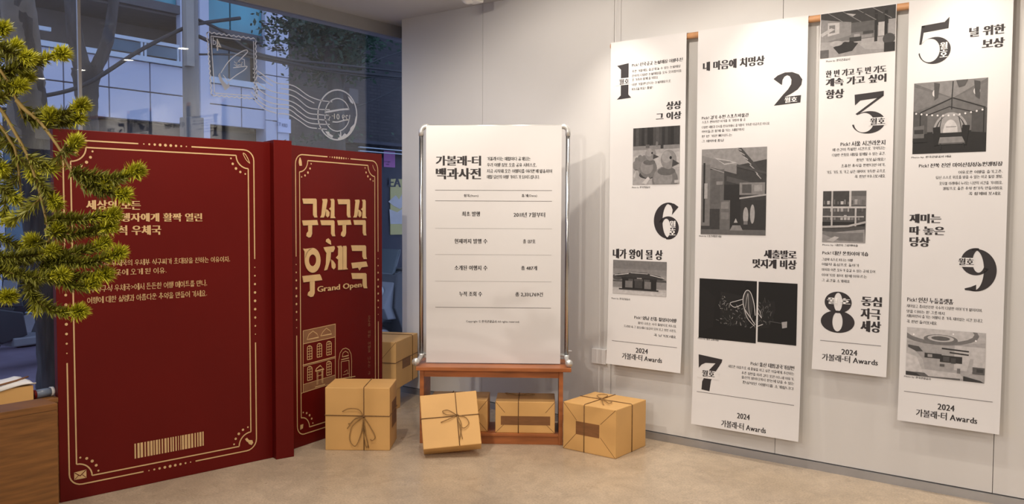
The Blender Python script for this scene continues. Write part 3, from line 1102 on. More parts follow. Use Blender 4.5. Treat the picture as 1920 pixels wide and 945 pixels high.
for cx, cy, sc in ((.34, .36, 1.0), (.70, .18, 1.45)):
    ducks += [(.10, E_(cx, cy - .19 * sc, .20 * sc, .07 * sc)), (.28, E_(cx, cy - .08 * sc, .19 * sc, .17 * sc)), (.38, E_(cx - .03 * sc, cy - .05 * sc, .14 * sc, .13 * sc)), (.22, E_(cx + .02 * sc, cy + .03 * sc, .13 * sc, .05 * sc)),
              (.36, E_(cx + .05 * sc, cy + .17 * sc, .115 * sc, .115 * sc)), (.44, E_(cx + .02 * sc, cy + .20 * sc, .07 * sc, .07 * sc)), (.12, [(cx + .11 * sc, cy + .17 * sc), (cx + .23 * sc, cy + .12 * sc), (cx + .10 * sc, cy + .08 * sc)]), (.03, E_(cx + .08 * sc, cy + .19 * sc, .018 * sc, .02 * sc, 8))]
ducks += [(.62, [(.0, .15), (.08, .25), (.05, .12)]), (.66, [(.2, .02), (.34, .14), (.38, .10), (.30, 0)]), (.6, R(.9, .02, 1, .07))]
B.photo(1187, 1274.5, 241, 346.5, ducks, 'black and white photo of a row of duck-shaped boats', ('Photo by. 한국관광공사', 1185, 1219, 351.5))
B.num('6', 1226, 1273, 380, 447, (1255, 1267, 414, 442), gs='월|호')
B.head('내가 왕이 될 상', 1149, 1243, 466, 484)
gate = [(.30, R(0, 0, 1, 1)), (.36, R(0, .55, 1, .75)), (.42, R(0, .45, 1, .6)), (.60, R(0, 0, 1, .20)), (.50, R(0, .18, 1, .26)), (.15, E_(.09, .50, .10, .09)), (.15, R(.0, .30, .2, .40)), (.36, R(0, .2, .2, .36)), (.16, E_(.9, .42, .12, .06)), (.36, R(.82, .2, 1, .4))]
gate += [(.09, [(.02, .54), (.10, .60), (.30, .62), (.36, .66), (.64, .66), (.70, .62), (.88, .58), (.97, .50), (.90, .47), (.10, .50)]), (.72, line(.03, .55, .30, .61, .02)), (.72, line(.70, .60, .96, .52, .02)), (.6, line(.34, .64, .66, .63, .02)),
         (.06, R(.17, .44, .83, .50)), (.05, R(.18, .16, .82, .46)), (.16, R(.30, .40, .70, .46)), (.30, R(.24, .20, .38, .40)), (.12, R(.42, .20, .56, .42)), (.30, R(.60, .19, .72, .40)), (.45, R(.46, .47, .55, .50))]
gate += [(.04, R(x, .14, x + .02, .46)) for x in (.19, .39, .57, .74, .80)] + [(.08, R(.12, .13, .86, .17)), (.66, R(0, 0, 1, .10))]
B.photo(1149.5, 1250, 487, 549.5, gate, 'black and white photo of a tiled palace gate', ('Photo by. 한국관광공사', 1147, 1182, 559))
B.head('Pick! 영남 전통 촬영지여행', 1190, 1269, 591, 598, bold=.02, name='pick_line')
B.body([('왕이 나오는 사극 촬영지로 떠나요', 1197, 1269, 605), ('드라마 속 그 장소에서 임금이 되어 보고 멋진 사진도', 1171, 1269, 611), ('꼭 남겨보세요', 1227, 1269, 627.5)], 4.8)
B.rule(1149, 637.5, 1271, 652)
B.foot((1194, 1217), (1169, 1244), 656, 666, 9)

# --- February / July banner
B = Banner((1309, 59), (1516, 31), (1499, 826), (1299, 794), 'wide paper banner with numerals 2 and 7 reaching lowest towards the floor')
B.head('내 마음에 치명상', 1318, 1434, 117, 134)
B.num('2', 1450, 1504, 138, 199, (1471, 1495, 183, 194), white=True)
B.head('Pick! 경기 수원 스포츠박물관', 1316, 1404, 218, 225, bold=.02, name='pick_line')
B.body([('스포츠 팬이라면 여기를 꼭 가봐야 할 곳', 1316, 1398, 229.5), ('다양한 체험과 전시를 한자리에서, 즐거움이 가득한 이곳으로 떠나요', 1316, 1443, 239), ('아이들과 함께 즐기는 체험까지', 1316, 1395, 247), ('한 번 가면 빠져드는', 1316, 1373, 256), ('그 매력에 풍덩', 1316, 1357, 265)], 5)
mk = [(.10, R(0, 0, 1, 1)), (.40, [(0, 1), (1, 1), (1, .86), (.55, .80), (0, .93)]), (.34, [(0, .93), (.55, .80), (.55, .70), (0, .82)]), (.28, R(0, .1, .14, .82)), (.05, R(.03, .14, .06, .84)), (.22, R(.14, .3, .36, .76)),
      (.55, [(.20, .90), (.44, .86), (.56, .83), (.36, .81)]), (.30, [(.25, .875), (.44, .85), (.48, .835), (.36, .825)]), (.12, [(.55, 1), (.62, 1), (.95, .70), (.90, .66)])]
mk += [(.48, line(.55 + .05 * k, 1 - .05 * k, .62 + .05 * k, .97 - .055 * k, .012)) for k in range(7)]
mk += [(.20, R(.16, .36, .30, .66)), (.50, R(.05, .42, .10, .60)), (.06, R(.36, .04, .62, .58)), (.16, [(.40, .62), (.98, .50), (.98, .56), (.40, .68)]), (.34, R(.60, .46, .98, .60)), (.16, R(.64, .48, .78, .58)), (.45, R(.82, .50, .94, .57)), (.08, R(.62, .05, 1, .40)), (.52, line(.60, .42, 1, .46, .018)),
       (.50, E_(.70, .22, .04, .10)), (.30, R(.67, .12, .73, .16)), (.48, E_(.80, .24, .035, .11)), (.22, R(.0, 0, 1, .06)), (.55, [(.52, .14), (.58, .14), (.55, .19)]), (.36, [(.46, .05), (.66, .05), (.62, .11), (.50, .11)]), (.24, R(.30, .06, .46, .40)), (.34, R(.32, .30, .44, .38)), (.30, R(.32, .18, .44, .26)),
       (.40, line(.14, .78, .36, .72, .012)), (.35, R(.24, .58, .34, .62)), (.14, line(.55, .80, 1, .70, .03))]
B.photo(1315, 1437, 280.5, 439, mk, 'black and white photo of a market hall interior', ('Photo by. 스포츠박물관 제공', 1311, 1353, 442.5))
B.head('새출발로', 1432, 1494, 468, 484)
B.head('멋지게 비상', 1411, 1494, 485, 502)
wh = [(.012, R(0, 0, 1, 1)), (.022, [(.0, .9), (.3, .7), (.25, .2), (0, .1)]), (.03, [(.38, .80), (.98, .72), (.98, .45), (.86, .28), (.5, .24), (.38, .38)])]
for k in range(130):
    x = rnd.uniform(.36, 1)
    y = rnd.uniform(.26, .78) if x < .5 else rnd.uniform(.24, .58)
    a = rnd.uniform(0, 3.1)
    l_ = rnd.uniform(.02, .06)
    wh.append((rnd.choice((.10, .16, .28, .40, .06)), line(x, y, x + l_ * math.cos(a), y + l_ * math.sin(a), rnd.uniform(.006, .014))))
wh += [(.10, E_(.86, .62, .09, .24))]


def pl_(pts, w_, g):
    return [(g, line(*pts[i], *pts[i + 1], w_)) for i in range(len(pts) - 1)]


whR = [(.012, R(0, 0, 1, 1)), (.03, [(0, .65), (.42, .70), (.46, .55), (.3, .25), (0, .22)])]
for k in range(40):
    x, y, a, l_ = rnd.uniform(0, .4), rnd.uniform(.25, .68), rnd.uniform(0, 3.1), rnd.uniform(.03, .09)
    whR.append((rnd.choice((.10, .16, .26)), line(x, y, x + l_ * math.cos(a), y + l_ * math.sin(a), .012)))
wh += pl_([tuple(p) for p in spline([(.99, .30), (.90, .42), (.80, .56), (.78, .72), (.83, .84), (.90, .82), (.96, .66), (.99, .45)], 5)], .012, .75)
wh += pl_([tuple(p) for p in spline([(.82, .56), (.86, .80), (.88, .55), (.92, .40)], 5)], .008, .6) + pl_([tuple(p) for p in spline([(.78, .70), (.66, .66), (.56, .62), (.64, .56), (.78, .62)], 5)], .010, .7) + pl_([tuple(p) for p in spline([(.80, .56), (.86, .40), (.98, .28)], 5)], .010, .7)
whR += pl_([(0, .48), (.10, .40), (.06, .50), (0, .56)], .012, .7) + pl_([(0, .26), (.14, .30)], .012, .7) + [(.5, [(.62, .36), (.76, .38), (.76, .28), (.64, .26)]), (.18, line(.3, .36, .62, .34, .01))]
B.photo(1311, 1418.5, 521.5, 633, wh, 'black and white night photo with a glowing whale, left half', ('Photo by. 울산 고래 마을', 1309, 1348, 634))
B.photo(1421.5, 1494.5, 528, 641, whR, 'black and white night photo with a glowing whale, right half')
B.num('7', 1310, 1354.5, 664, 730, (1317, 1341, 693, 706), white=False, gapbox=(1309, 1349, 692, 707))
B.head('Pick! 울산 태화강국가정원', 1408, 1490, 677, 685, bold=.02, name='pick_line')
B.body([('새로운 마음으로 새 출발을 하고 싶은 이들에게, 추천하는', 1366, 1490, 686), ('푸른 정원을 따라 걷다 보면 어느새 여유가,', 1391, 1490, 698.5), ('울산의 밤바다까지 한눈에 담을 수 있는', 1391, 1490, 706.5), ('환상적인 여행지를 소개합니다', 1393, 1489, 716)], 5.5)
B.rule(1308, 731, 1490, 762)
B.foot((1384, 1408), (1355, 1439), 778, 792, 10)

# --- March / August banner
B = Banner((1537, 27), (1679, 7), (1666, 707), (1526, 690), 'narrow paper banner with numerals 3 and 8 and a photo at its top')
cafe = [(.30, R(0, 0, 1, 1)), (.10, [(0, 1), (1, 1), (1, .62), (.75, .60), (0, .88)]), (.38, [(0, .86), (.42, .74), (.42, .45), (0, .34)]), (.20, R(.42, .5, .75, .72)), (.45, [(0, .36), (1, .30), (1, 0), (0, 0)]), (.52, [(.45, .34), (1, .34), (1, .05), (.62, .1)]),
        (.62, [(.10, .78), (.26, .76), (.26, .52), (.10, .48)]), (.30, [(.12, .72), (.2, .72), (.2, .55), (.12, .54)]), (.06, R(.73, .25, .77, .95)), (.05, R(.86, .15, .90, .90))]
cafe += [(.34, line(x, 1, x + .25, .72, .012)) for x in (.1, .3, .5, .7)] + [(.55, [(.34, .95), (.48, .90), (.44, .86)]), (.60, R(.78, .36, .86, .66)), (.48, R(.91, .36, 1, .70))]
cafe += [(.10, line(.45, .93, .98, .80, .02)), (.06, [(.18, .22), (.34, .32), (.52, .26), (.44, .1), (.26, .06)]), (.52, E_(.22, .30, .09, .06)), (.10, R(.40, .30, .56, .40)), (.48, R(.46, .40, .54, .46)), (.07, E_(.42, .22, .06, .10)), (.14, E_(.92, .28, .08, .12)), (.58, [(.0, .55), (.15, .66), (.20, .62), (.02, .48)]), (.20, R(.0, 0, .12, .18)), (.12, R(.58, .44, .72, .50)), (.06, R(.86, 0, 1, .2)), (.4, R(.56, .36, .7, .42))]
u0, u1, _a, _b = B.pl.rect(1537.5, 1678, 30, 100)
B.photo_uv((B.u0 + .003, B.u1 - .003, B.pl.uv(1540, 110)[1], B.v1 - .006), cafe, 'black and white photo of a wooden lounge interior')
B.head('Photo by. 한국관광공사', 1549, 1594, 113, 118, bold=.01, m=M_FINEINK, name='photo_caption')
B.head('한 번 가고 두 번 가도', 1548, 1662, 133, 146)
B.head('계속 가고 싶어', 1548, 1662, 148, 163)
B.head('항상', 1548, 1583, 169, 186)
B.num('3', 1598, 1660, 175, 252, (1631, 1660, 222, 236), white=False, gapbox=(1629, 1662, 221, 236))
B.head('Pick! 서울 시간라운지', 1576, 1660, 266, 275, bold=.02, name='pick_line')
B.body([('매 순간이 특별한 시간으로 기억되는', 1561, 1660, 281), ('다양한 문화와 체험을 함께할 수 있는 공간,', 1560, 1660, 291), ('한번 가보실래요?', 1606, 1660, 300), ('조용한 휴식을 원한다면 여기,', 1577, 1660, 311), ('가도 가도 또 가고 싶은 매력이 가득한 곳으로', 1550, 1660, 323), ('꼭 한번 떠나보세요', 1602, 1660, 331)], 5.8)
bk = [(.16, R(0, 0, 1, 1)), (.12, R(0, .70, .66, 1)), (.30, R(.66, .72, 1, 1)), (.22, R(.66, .9, 1, 1)), (.42, [(0, .22), (.3, .20), (.98, .26), (1, 0), (0, 0)]), (.30, [(.02, .22), (.5, .18), (.95, .20), (.95, .02), (.4, .04), (0, .16)]),
      (.60, [(.10, .04), (.30, .12), (.40, .10), (.26, .01)])]
for y in (.44, .60, .74):
    for k in range(12):
        x = .02 + k * .08
        bk.append((rnd.choice((.35, .5, .24, .6, .18)), R(x, y, x + rnd.uniform(.03, .07), y + rnd.uniform(.05, .10))))
bk += [(.05, R(0, .33, .98, .40)), (.66, R(0, .665, 1, .70)), (.55, R(0, .49, .96, .515)), (.60, R(.20, .32, .24, 1)), (.66, R(.615, .70, .665, 1)), (.60, R(.75, .32, .79, .68)), (.55, [(0, .32), (.6, .34), (1, .42), (1, .38), (.6, .30), (0, .28)])]
B.photo(1542.5, 1623.5, 358.5, 454, bk, 'black and white photo of a bookshelf with a sofa', ('Photo by. 내안의 그림책마을', 1542, 1609, 459))
B.head('Pick! 대전 문화이야기숍', 1542, 1629, 470, 477.5, bold=.02, name='pick_line')
B.body([('그림책 속으로 떠나는 여행', 1541, 1599, 486), ('어릴적 동심으로 돌아가', 1541, 1611, 495), ('아이와 어른 모두가 즐길 수 있는 곳에 모여', 1541, 1641, 505), ('이야기와 쉼이 함께 머무르는', 1541, 1626, 515), ('그 공간을 소개해요', 1541, 1594, 525)], 5.4)
B.num('8', 1540, 1603.5, 545, 621, (1551, 1595, 557, 570), white=True)
B.head('동심', 1615, 1654, 555, 573)
B.head('자극', 1614, 1652, 577, 597)
B.head('세상', 1614, 1653, 600, 621)
B.rule(1539, 636, 1653, 650)
B.foot((1579, 1609), (1543, 1648), 658.5, 668, 10)

# --- May / September banner
B = Banner((1706, 3), (1902, -20), (1874, 813), (1683, 786), 'wide paper banner with numerals 5 and 9, farthest from the window')
B.num('5', 1720, 1783, 39, 122, (1762, 1777, 80, 109), gs='월|호')
B.head('널 위한', 1817, 1885, 52, 70)
B.head('보상', 1841, 1884, 74, 92)
tent = [(.25, R(0, 0, 1, 1)), (.36, [(0, 1), (.54, .76), (1, 1)]), (.30, [(0, .95), (0, .6), (.54, .75)]), (.28, [(1, .95), (1, .58), (.54, .75)]), (.05, R(0, 0, 1, .30)), (.16, [(0, .60), (.2, .55), (.2, .28), (0, .26)]), (.15, [(1, .60), (.8, .55), (.8, .28), (1, .26)])]
tent += [(.06, line(.54, .99, .53, .76, .015)), (.06, line(.54, .76, .10, .58, .018)), (.06, line(.54, .76, .98, .60, .018)), (.06, line(.5, .64, .20, .54, .014)), (.06, line(.5, .64, .82, .55, .014)), (.05, line(.10, .58, .10, .2, .015)), (.05, line(.96, .60, .96, .1, .015)), (.06, line(.53, .76, .53, .6, .014))]
tent += [(.50, E_(.52, .28, .24, .28, 20, 0, 180)), (.10, E_(.52, .28, .21, .25, 20, 0, 180)), (.46, E_(.52, .28, .19, .25, 20, 0, 180)), (.70, E_(.52, .28, .10, .18, 16, 0, 180)), (.12, line(.40, .50, .36, .28, .012)), (.12, line(.63, .50, .68, .28, .012)), (.35, line(.46, .36, .60, .36, .01))]
tent += [(.85, E_(.04 + .075 * k, .57 - .05 * math.sin(math.pi * k / 12), .014, .014, 8)) for k in range(13)] + [(.8, E_(.30, .84, .04, .05)), (.75, E_(.86, .83, .045, .05)), (.16, [(.28, .99), (.36, .97), (.34, .78), (.29, .74)]), (.18, [(.58, 1), (.74, 1), (.70, .92), (.62, .90)]), (.14, [(.82, .98), (.90, .96), (.90, .72), (.84, .76)])]
tent += [(.04, [(.28, .36), (.38, .37), (.40, .12), (.30, .10)]), (.04, [(.68, .38), (.78, .37), (.74, .10), (.66, .12)]), (.36, [(.38, .22), (.68, .22), (.72, .14), (.36, .13)]), (.20, R(.36, .12, .72, .14)), (.06, R(.38, .05, .40, .13)), (.06, R(.69, .05, .71, .13)), (.24, [(.0, .38), (.16, .40), (.16, .22), (0, .2)]), (.08, R(.02, .28, .15, .34)), (.05, R(0, .16, .2, .22))]
B.photo(1712.5, 1850.5, 157, 289, tent, 'black and white photo inside a lit camping tent', ('Photo by. 한국관광공사 제공', 1709, 1784, 295.5))
B.head('Pick! 전북 진안 마이산청정농원캠핑장', 1723, 1880, 307, 315, bold=.02, name='pick_line')
B.body([('여유로운 여행을 즐기고픈,', 1797, 1880, 323), ('당신 스스로 위로를 받을 수 있는 이곳 힐링 캠핑,', 1755, 1880, 333), ('모닥불 아래에서 누리는 나만의 시간을 가져봐요,', 1761, 1880, 344), ('캠핑으로 좋은 추억 한가득 만들어봐요', 1768, 1880, 353.5), ('꼭 함께해 보세요', 1816, 1877, 363)], 6)
B.head('재미는', 1705, 1765, 401, 418)
B.head('따 놓은', 1705, 1772, 424, 440)
B.head('당상', 1705, 1744, 444, 462)
B.num('9', 1801, 1869, 466, 545, (1797, 1826, 484, 498), white=False, gapbox=(1800, 1827, 483, 500))
B.head('Pick! 인천 누들플랫폼', 1701, 1788, 556, 566, bold=.02, name='pick_line')
B.body([('재미있고 흥미진진한 국수의 다양한 이야기가 펼쳐지며,', 1700, 1842, 573), ('맛을 더하는 한 그릇까지', 1700, 1771, 583), ('체험하면서 즐기는 여행지 온 가족 재미있는 시간 보내고', 1700, 1843, 591.5), ('꼭 한번 들러보세요', 1700, 1757, 602)], 6)
mu = [(.52, R(0, 0, 1, 1)), (.60, [(0, 1), (1, 1), (1, .80), (.5, .70), (0, .72)]), (.30, E_(.40, .92, .52, .24)), (.66, E_(.42, .95, .44, .20)), (.28, E_(.44, .80, .22, .10)), (.62, E_(.44, .82, .17, .07)), (.22, E_(.44, .82, .12, .045)), (.50, R(0, .28, .40, .62)), (.16, [(.02, .64), (.16, .62), (.22, .52), (.02, .50)]), (.66, R(.62, .2, 1, .70))]
mu += [(.60, [(0, .60), (.12, .52), (.22, .36), (.26, .08), (0, .10)]), (.72, [(0, .46), (.14, .40), (.22, .10), (0, .06)]), (.10, R(.24, .40, .46, .50)), (.08, R(.44, .34, .72, .48)), (.46, R(.28, .42, .34, .48)), (.16, R(.48, .36, .56, .46)), (.14, R(.58, .33, .64, .44)), (.55, [(.62, .10), (.78, .20), (.82, .46), (.86, .46), (.84, .16), (.72, .04)]), (.08, line(.46, .62, .80, .60, .03)), (.10, line(.56, .55, .80, .53, .03)), (.20, R(.85, .16, 1, .30)), (.12, R(.9, .2, .98, .27)), (.22, R(0, 0, .7, .08)), (.66, [(.18, .16), (.70, .14), (.74, .04), (.3, .02)]), (.10, [(0, .08), (.14, .06), (.2, 0), (0, 0)]), (.10, [(.74, .10), (.95, .04), (1, 0), (.74, 0)])]
mu += [(.95, E_(.09, .86, .012, .02, 8)), (.95, E_(.88, .83, .012, .02, 8)), (.9, E_(.60, .93, .012, .02, 8)), (.2, R(.44, .25, .50, .30)), (.3, R(.66, .14, .70, .24))]
B.photo(1700, 1848, 613, 702, mu, 'black and white photo of a round white exhibition hall', ('Photo by. 한국관광공사', 1696, 1746, 705))
B.rule(1696, 732, 1862, 754)
B.foot((1759, 1791), (1719, 1834), 761, 772, 11)

# small blank plate left of the first banner
PWp = Plane((0, YW, 0), (1, 0, 0))
u0, u1, v0, v1 = PWp.rect(1112, 1139, 652, 680)
t = thing('wall_plate', ((u0 + u1) / 2, YW, v0), 'small blank off-white cover plate on the wall beside the narrowest banner', 'cover plate')
obj('plate', MB().pbox(PWp, u0, u1, v0, v1, 0, .022), M_PAPER, t, bevel=.004)

# ------------------------------------------------------------------ bench, poster stand
cA, cB = floor_pt(787, 831), floor_pt(1055, 835)
PC = Plane(cA, cB - cA)                # bench front, n towards camera
WC = (cB - cA).length
DC, HC = .32, .488
bench = thing('wooden_bench', cA + (cB - cA) / 2, 'low reddish wooden open shelf bench under the poster stand', 'bench')
obj('bench_top', MB().pbox(PC, -.022, WC + .05, HC - .024, HC, -DC, .018), M_WOOD, bench, bevel=.003)
obj('side_panel', MB().pbox(PC, 0, .026, 0, HC - .024, -DC + .01, 0), M_WOOD, bench, bevel=.002)
obj('side_panel', MB().pbox(PC, WC - .026, WC, 0, HC - .024, -DC + .01, 0), M_WOOD, bench, bevel=.002)
obj('apron', MB().pbox(PC, .026, WC - .026, HC - .066, HC - .024, -.03, -.006), M_WOOD, bench, bevel=.002)
obj('apron', MB().pbox(PC, .026, WC - .026, HC - .066, HC - .024, -DC + .02, -DC + .04), M_WOOD, bench, bevel=.002)
obj('shelf', MB().pbox(PC, .026, WC - .026, .052, .068, -DC + .02, 0), M_WOOD, bench, bevel=.002)
obj('plinth', MB().pbox(PC, .026, WC - .026, 0, .052, -.03, -.008), M_WOOD, bench, bevel=.002)

# poster stand stands on the bench top
stand_n = -.13
PP = Plane(PC.pt(0, 0, stand_n), PC.U)
uL, uR = PP.uv(790, 450)[0], PP.uv(1063.5, 450)[0]
pT = (PP.uv(799, 237)[1] + PP.uv(1053, 237)[1]) / 2
stand = thing('poster_stand', PP.pt((uL + uR) / 2, HC, 0), 'aluminium poster stand with a tall printed white sheet on the wooden bench', 'poster stand')
PR = .0135
zt = pT - .03
for u, sg in ((uL, -1), (uR, 1)):
    obj('post', MB().tube([PP.pt(u, HC + .035, 0), PP.pt(u, zt, 0)], PR, 14), M_CHROME, stand, smooth=True)
    e = [PP.pt(u - sg * (.032 - .032 * math.cos(a)), zt - .004 + .034 * math.sin(a), 0) for a in [math.pi / 2 * k / 6 for k in range(7)]]
    obj('corner_elbow', MB().tube([PP.pt(u, zt - .03, 0)] + e + [PP.pt(u - sg * .045, zt + .030, 0)], .0165, 14), M_SILVER, stand, smooth=True)
    obj('collar', MB().tube([PP.pt(u, HC + .035, 0), PP.pt(u, HC + .06, 0)], .018, 14), M_SILVER, stand, smooth=True)
    fo = -.014 if sg < 0 else .01
    pa = [PP.pt(u, HC + .05, 0), PP.pt(u, HC + .042, .01), PP.pt(u + fo * .6, HC + .03, .05), PP.pt(u + fo * 1.2, HC + .022, .09)]
    ft = obj('foot', MB().tube([tuple(p) for p in spline(pa, 4)], .0145, 12), M_SILVER, stand, smooth=True)
    c0 = PP.pt(u + fo * 1.2, HC + .027, .085)
    c1 = PP.pt(u + fo * 1.5, HC + .0245, .125)
    obj('end_cap', MB().tube([c0, c0.lerp(c1, .5), c1], [.019, .0235, .0225], 14), M_SILVER, ft, smooth=True)
# small bolt on the right-hand post
obj('clamp_screw', MB().tube([PP.pt(uR + .01, HC + .085, 0), PP.pt(uR + .034, HC + .085, 0)], .005, 8), M_GREYMETAL, stand)
obj('top_bar', MB().tube([PP.pt(uL + .03, zt + .030, 0), PP.pt(uR - .03, zt + .030, 0)], .0125, 12), M_SILVER, stand, smooth=True)
obj('bottom_bar', MB().tube([PP.pt(uL, HC + .06, -.004), PP.pt(uR, HC + .06, -.004)], .009, 10), M_SILVER, stand, smooth=True)
PQ = Plane(PP.pt(0, 0, .018), PP.U, bend=lambda u, v: .004 * math.sin(v * 5 + 1) * max(0, 1.7 - v) + .006 * max(0, 1 - (v - HC) / .25) ** 2)
q0, q1 = PQ.uv(799, 450)[0], PQ.uv(1052, 450)[0]
qb, qt = HC + .006, pT + .004
mb = MB()
NY = 30
vs, fs = [], []
for n in (0, -.001):
    for j in range(NY + 1):
        for u in (q0, q1):
            vs.append(PQ.pt(u, qb + (qt - qb) * j / NY, n))
K = 2 * (NY + 1)
for j in range(NY):
    a = 2 * j
    fs += [(a, a + 1, a + 3, a + 2), (K + a, K + a + 2, K + a + 3, K + a + 1), (a, a + 2, K + a + 2, K + a), (a + 1, K + a + 1, K + a + 3, a + 3)]
fs += [(0, K, K + 1, 1), (2 * NY, 2 * NY + 1, K + 2 * NY + 1, K + 2 * NY)]
mb.add(vs, fs)
sheet = obj('poster_sheet', mb, M_PAPER, stand)


def ptext(name, t, xl, xr, yt, yb, bold, m=M_INK):
    m_ = MB()
    text_px(m_, PQ, t, xl, xr, yt, yb, bold=bold, n=.0008, fine=bold < .025)
    obj(name, m_, m, sheet)


ptext('headline', '가볼래-터', 817, 902, 292, 310.5, .05)
ptext('headline', '백과사전', 817, 902, 315, 336, .05)
for t, xr, y in (('가볼래-터는 매월마다 공개되는', 995, 297.5), ('우리 여행 정보 모음 공유 서비스로,', 1006, 309), ('지금 시작해 모든 여행지를 여러분께 발송하며', 1035, 320.5), ('매월 당신의 여행 가이드가 되어드립니다.', 1012, 331.5)):
    ptext('intro_text', t, 913, xr, y - 3.6, y + 3.6, .012, M_FINEINK)
for y, xr, wd, m in ((356.5, 1035, .003, M_GREYINK), (376.5, 1035, .003, M_GREYINK), (428, 1035, .0012, M_GREYINK), (477, 1034, .0012, M_GREYINK), (527, 1034, .0012, M_GREYINK), (576, 1033, .003, M_GREYINK)):
    a, b = PQ.uv(816, y)
    c = PQ.uv(xr, y)[0]
    obj('rule_line', MB().ribbon(PQ, [(a, b), (c, b)], wd, .0008), m, sheet)
for t, xl, xr, y, h, bo in (('항목(Item)', 870, 897, 367, 6, .012), ('통계(Data)', 978, 1007, 367, 6, .012), ('최초 발행', 866, 900, 401, 9, .04), ('2011년 7월부터', 963, 1022, 402.5, 9, .03), ('현재까지 발행 수', 852, 914, 452, 9, .035), ('총 137호', 980.5, 1004, 452.5, 8, .035),
                            ('소개된 여행지 수', 852, 914, 502, 9, .035), ('총 487개', 977, 1007, 502.5, 8, .035), ('누적 조회 수', 861, 904, 551, 9, .035), ('총 2,331,769건', 966, 1018, 552, 8.5, .03)):
    ptext('table_entry', t, xl, xr, y - h / 2, y + h / 2, bo)
ptext('copyright_line', 'Copyright ⓒ 한국관광공사 All rights reserved.', 874, 974, 600, 605.5, .008, M_FINEINK)


# ------------------------------------------------------------------ parcels
class Frame:
    def __init__(s, O, ax, ay, az):
        s.O, s.x, s.y, s.z = Vector(O), Vector(ax), Vector(ay), Vector(az)

    def p(s, x, y, z):
        return s.O + s.x * x + s.y * y + s.z * z


def frame_ang(O, deg):
    a = math.radians(deg)
    return Frame(O, (math.cos(a), math.sin(a), 0), (-math.sin(a), math.cos(a), 0), (0, 0, 1))


def parcel(fr_, W, D, H, label, folds=(), tapes=(), strings=(), bows=(), tw=M_TWINE, loc=None):
    """local: x right along the front, y back, z up. faces: F front, R right, L left, T top"""
    t = thing('parcel', loc or fr_.p(W / 2, D / 2, 0), label, 'parcel', 'kraft paper parcels')
    mb = MB()
    mb.obox(fr_.p(W / 2, D / 2, H / 2), fr_.x * (W / 2), fr_.y * (D / 2), fr_.z * (H / 2))
    obj('wrapped_box', mb, M_KRAFT, t, bevel=.005)
    FP = {'F': Plane(fr_.p(0, 0, 0), fr_.x, fr_.z), 'R': Plane(fr_.p(W, 0, 0), fr_.y, fr_.z), 'L': Plane(fr_.p(0, D, 0), -fr_.y, fr_.z), 'T': Plane(fr_.p(0, 0, H), fr_.x, fr_.y)}
    for face, segs in folds:
        for a, b in segs:
            obj('paper_fold', MB().ribbon(FP[face], [a, b], .0028, .0006), M_KRAFT2, t)
    for face, (a, b, c, d_) in tapes:
        obj('paper_label', MB().pbox(FP[face], a, b, c, d_, 0, .0012), M_TAPE, t, label='dark brown paper label')
    for kind, pos in strings:
        r = .0026
        e = .0022
        if kind == 'yz':      # around front, top, back at x = pos
            P = [(pos, -e, 0.001), (pos, -e, H * .5), (pos, -e, H - .004), (pos, .004, H + e), (pos, D - .004, H + e), (pos, D + e, H - .004), (pos, D + e, .001)]
        elif kind == 'xz':    # around left, top, right at y = pos
            P = [(-e, pos, 0.001), (-e, pos, H - .004), (.004, pos, H + e), (W - .004, pos, H + e), (W + e, pos, H - .004), (W + e, pos, .001)]
        else:                 # around the waist at z = pos
            P = [(.004, -e, pos), (W - .004, -e, pos - .004), (W + e, .004, pos), (W + e, D - .004, pos), (W - .004, D + e, pos), (.004, D + e, pos), (-e, D - .004, pos), (-e, .004, pos), (.004, -e, pos)]
        obj('twine', MB().tube([fr_.p(*p) for p in P], r, 6), tw, t, smooth=True)
    for face, cu, cv, loops in bows:
        pl = FP[face]
        kn = obj('bow_knot', MB().lathe(pl.pt(cu, cv, 0), [(.004, 0), (.008, .003), (.008, .008), (.003, .012)], 10, pl.N), tw, t, smooth=True)
        for pts in loops:
            P = [pl.pt(cu + a, cv + b, .005 + .006 * math.sin(math.pi * i / max(1, len(pts) - 1))) for i, (a, b) in enumerate(pts)]
            obj('bow_strand', MB().tube([tuple(p) for p in spline([tuple(p) for p in P], 5)], .0026, 6), M_TWINE2, kn, smooth=True)
    return t


# A: in front of the red book
A0, A1 = floor_pt(610, 844), floor_pt(731, 845)
angA = math.degrees(math.atan2(A1.y - A0.y, A1.x - A0.x))
WA = (A1 - A0).length
parcel(frame_ang(A0, angA), WA, .28, .386, 'upright kraft parcel with thin twine bow in front of the red book',
       tapes=(('R', (.08, .25, .12, .28)),), strings=(('yz', WA * .60), ('w', .385 * .56)),
       bows=(('F', WA * .60, .386 * .545, ([(0, 0), (-.03, .045), (-.09, .05), (-.13, .03)], [(0, 0), (-.06, -.02), (-.09, -.06), (-.10, -.075)], [(0, 0), (-.05, -.01), (-.075, -.04), (-.095, -.045)],
                                           [(0, 0), (.04, -.06), (.07, -.12), (.055, -.145), (.04, -.14)], [(0, 0), (.005, -.08), (.025, -.16), (.02, -.19), (.008, -.16), (-.005, -.06), (0, 0)], [(0, 0), (-.07, -.06), (-.085, -.14), (-.05, -.18), (-.015, -.10), (0, 0)], [(0, 0), (.012, -.10), (.03, -.192)])),))
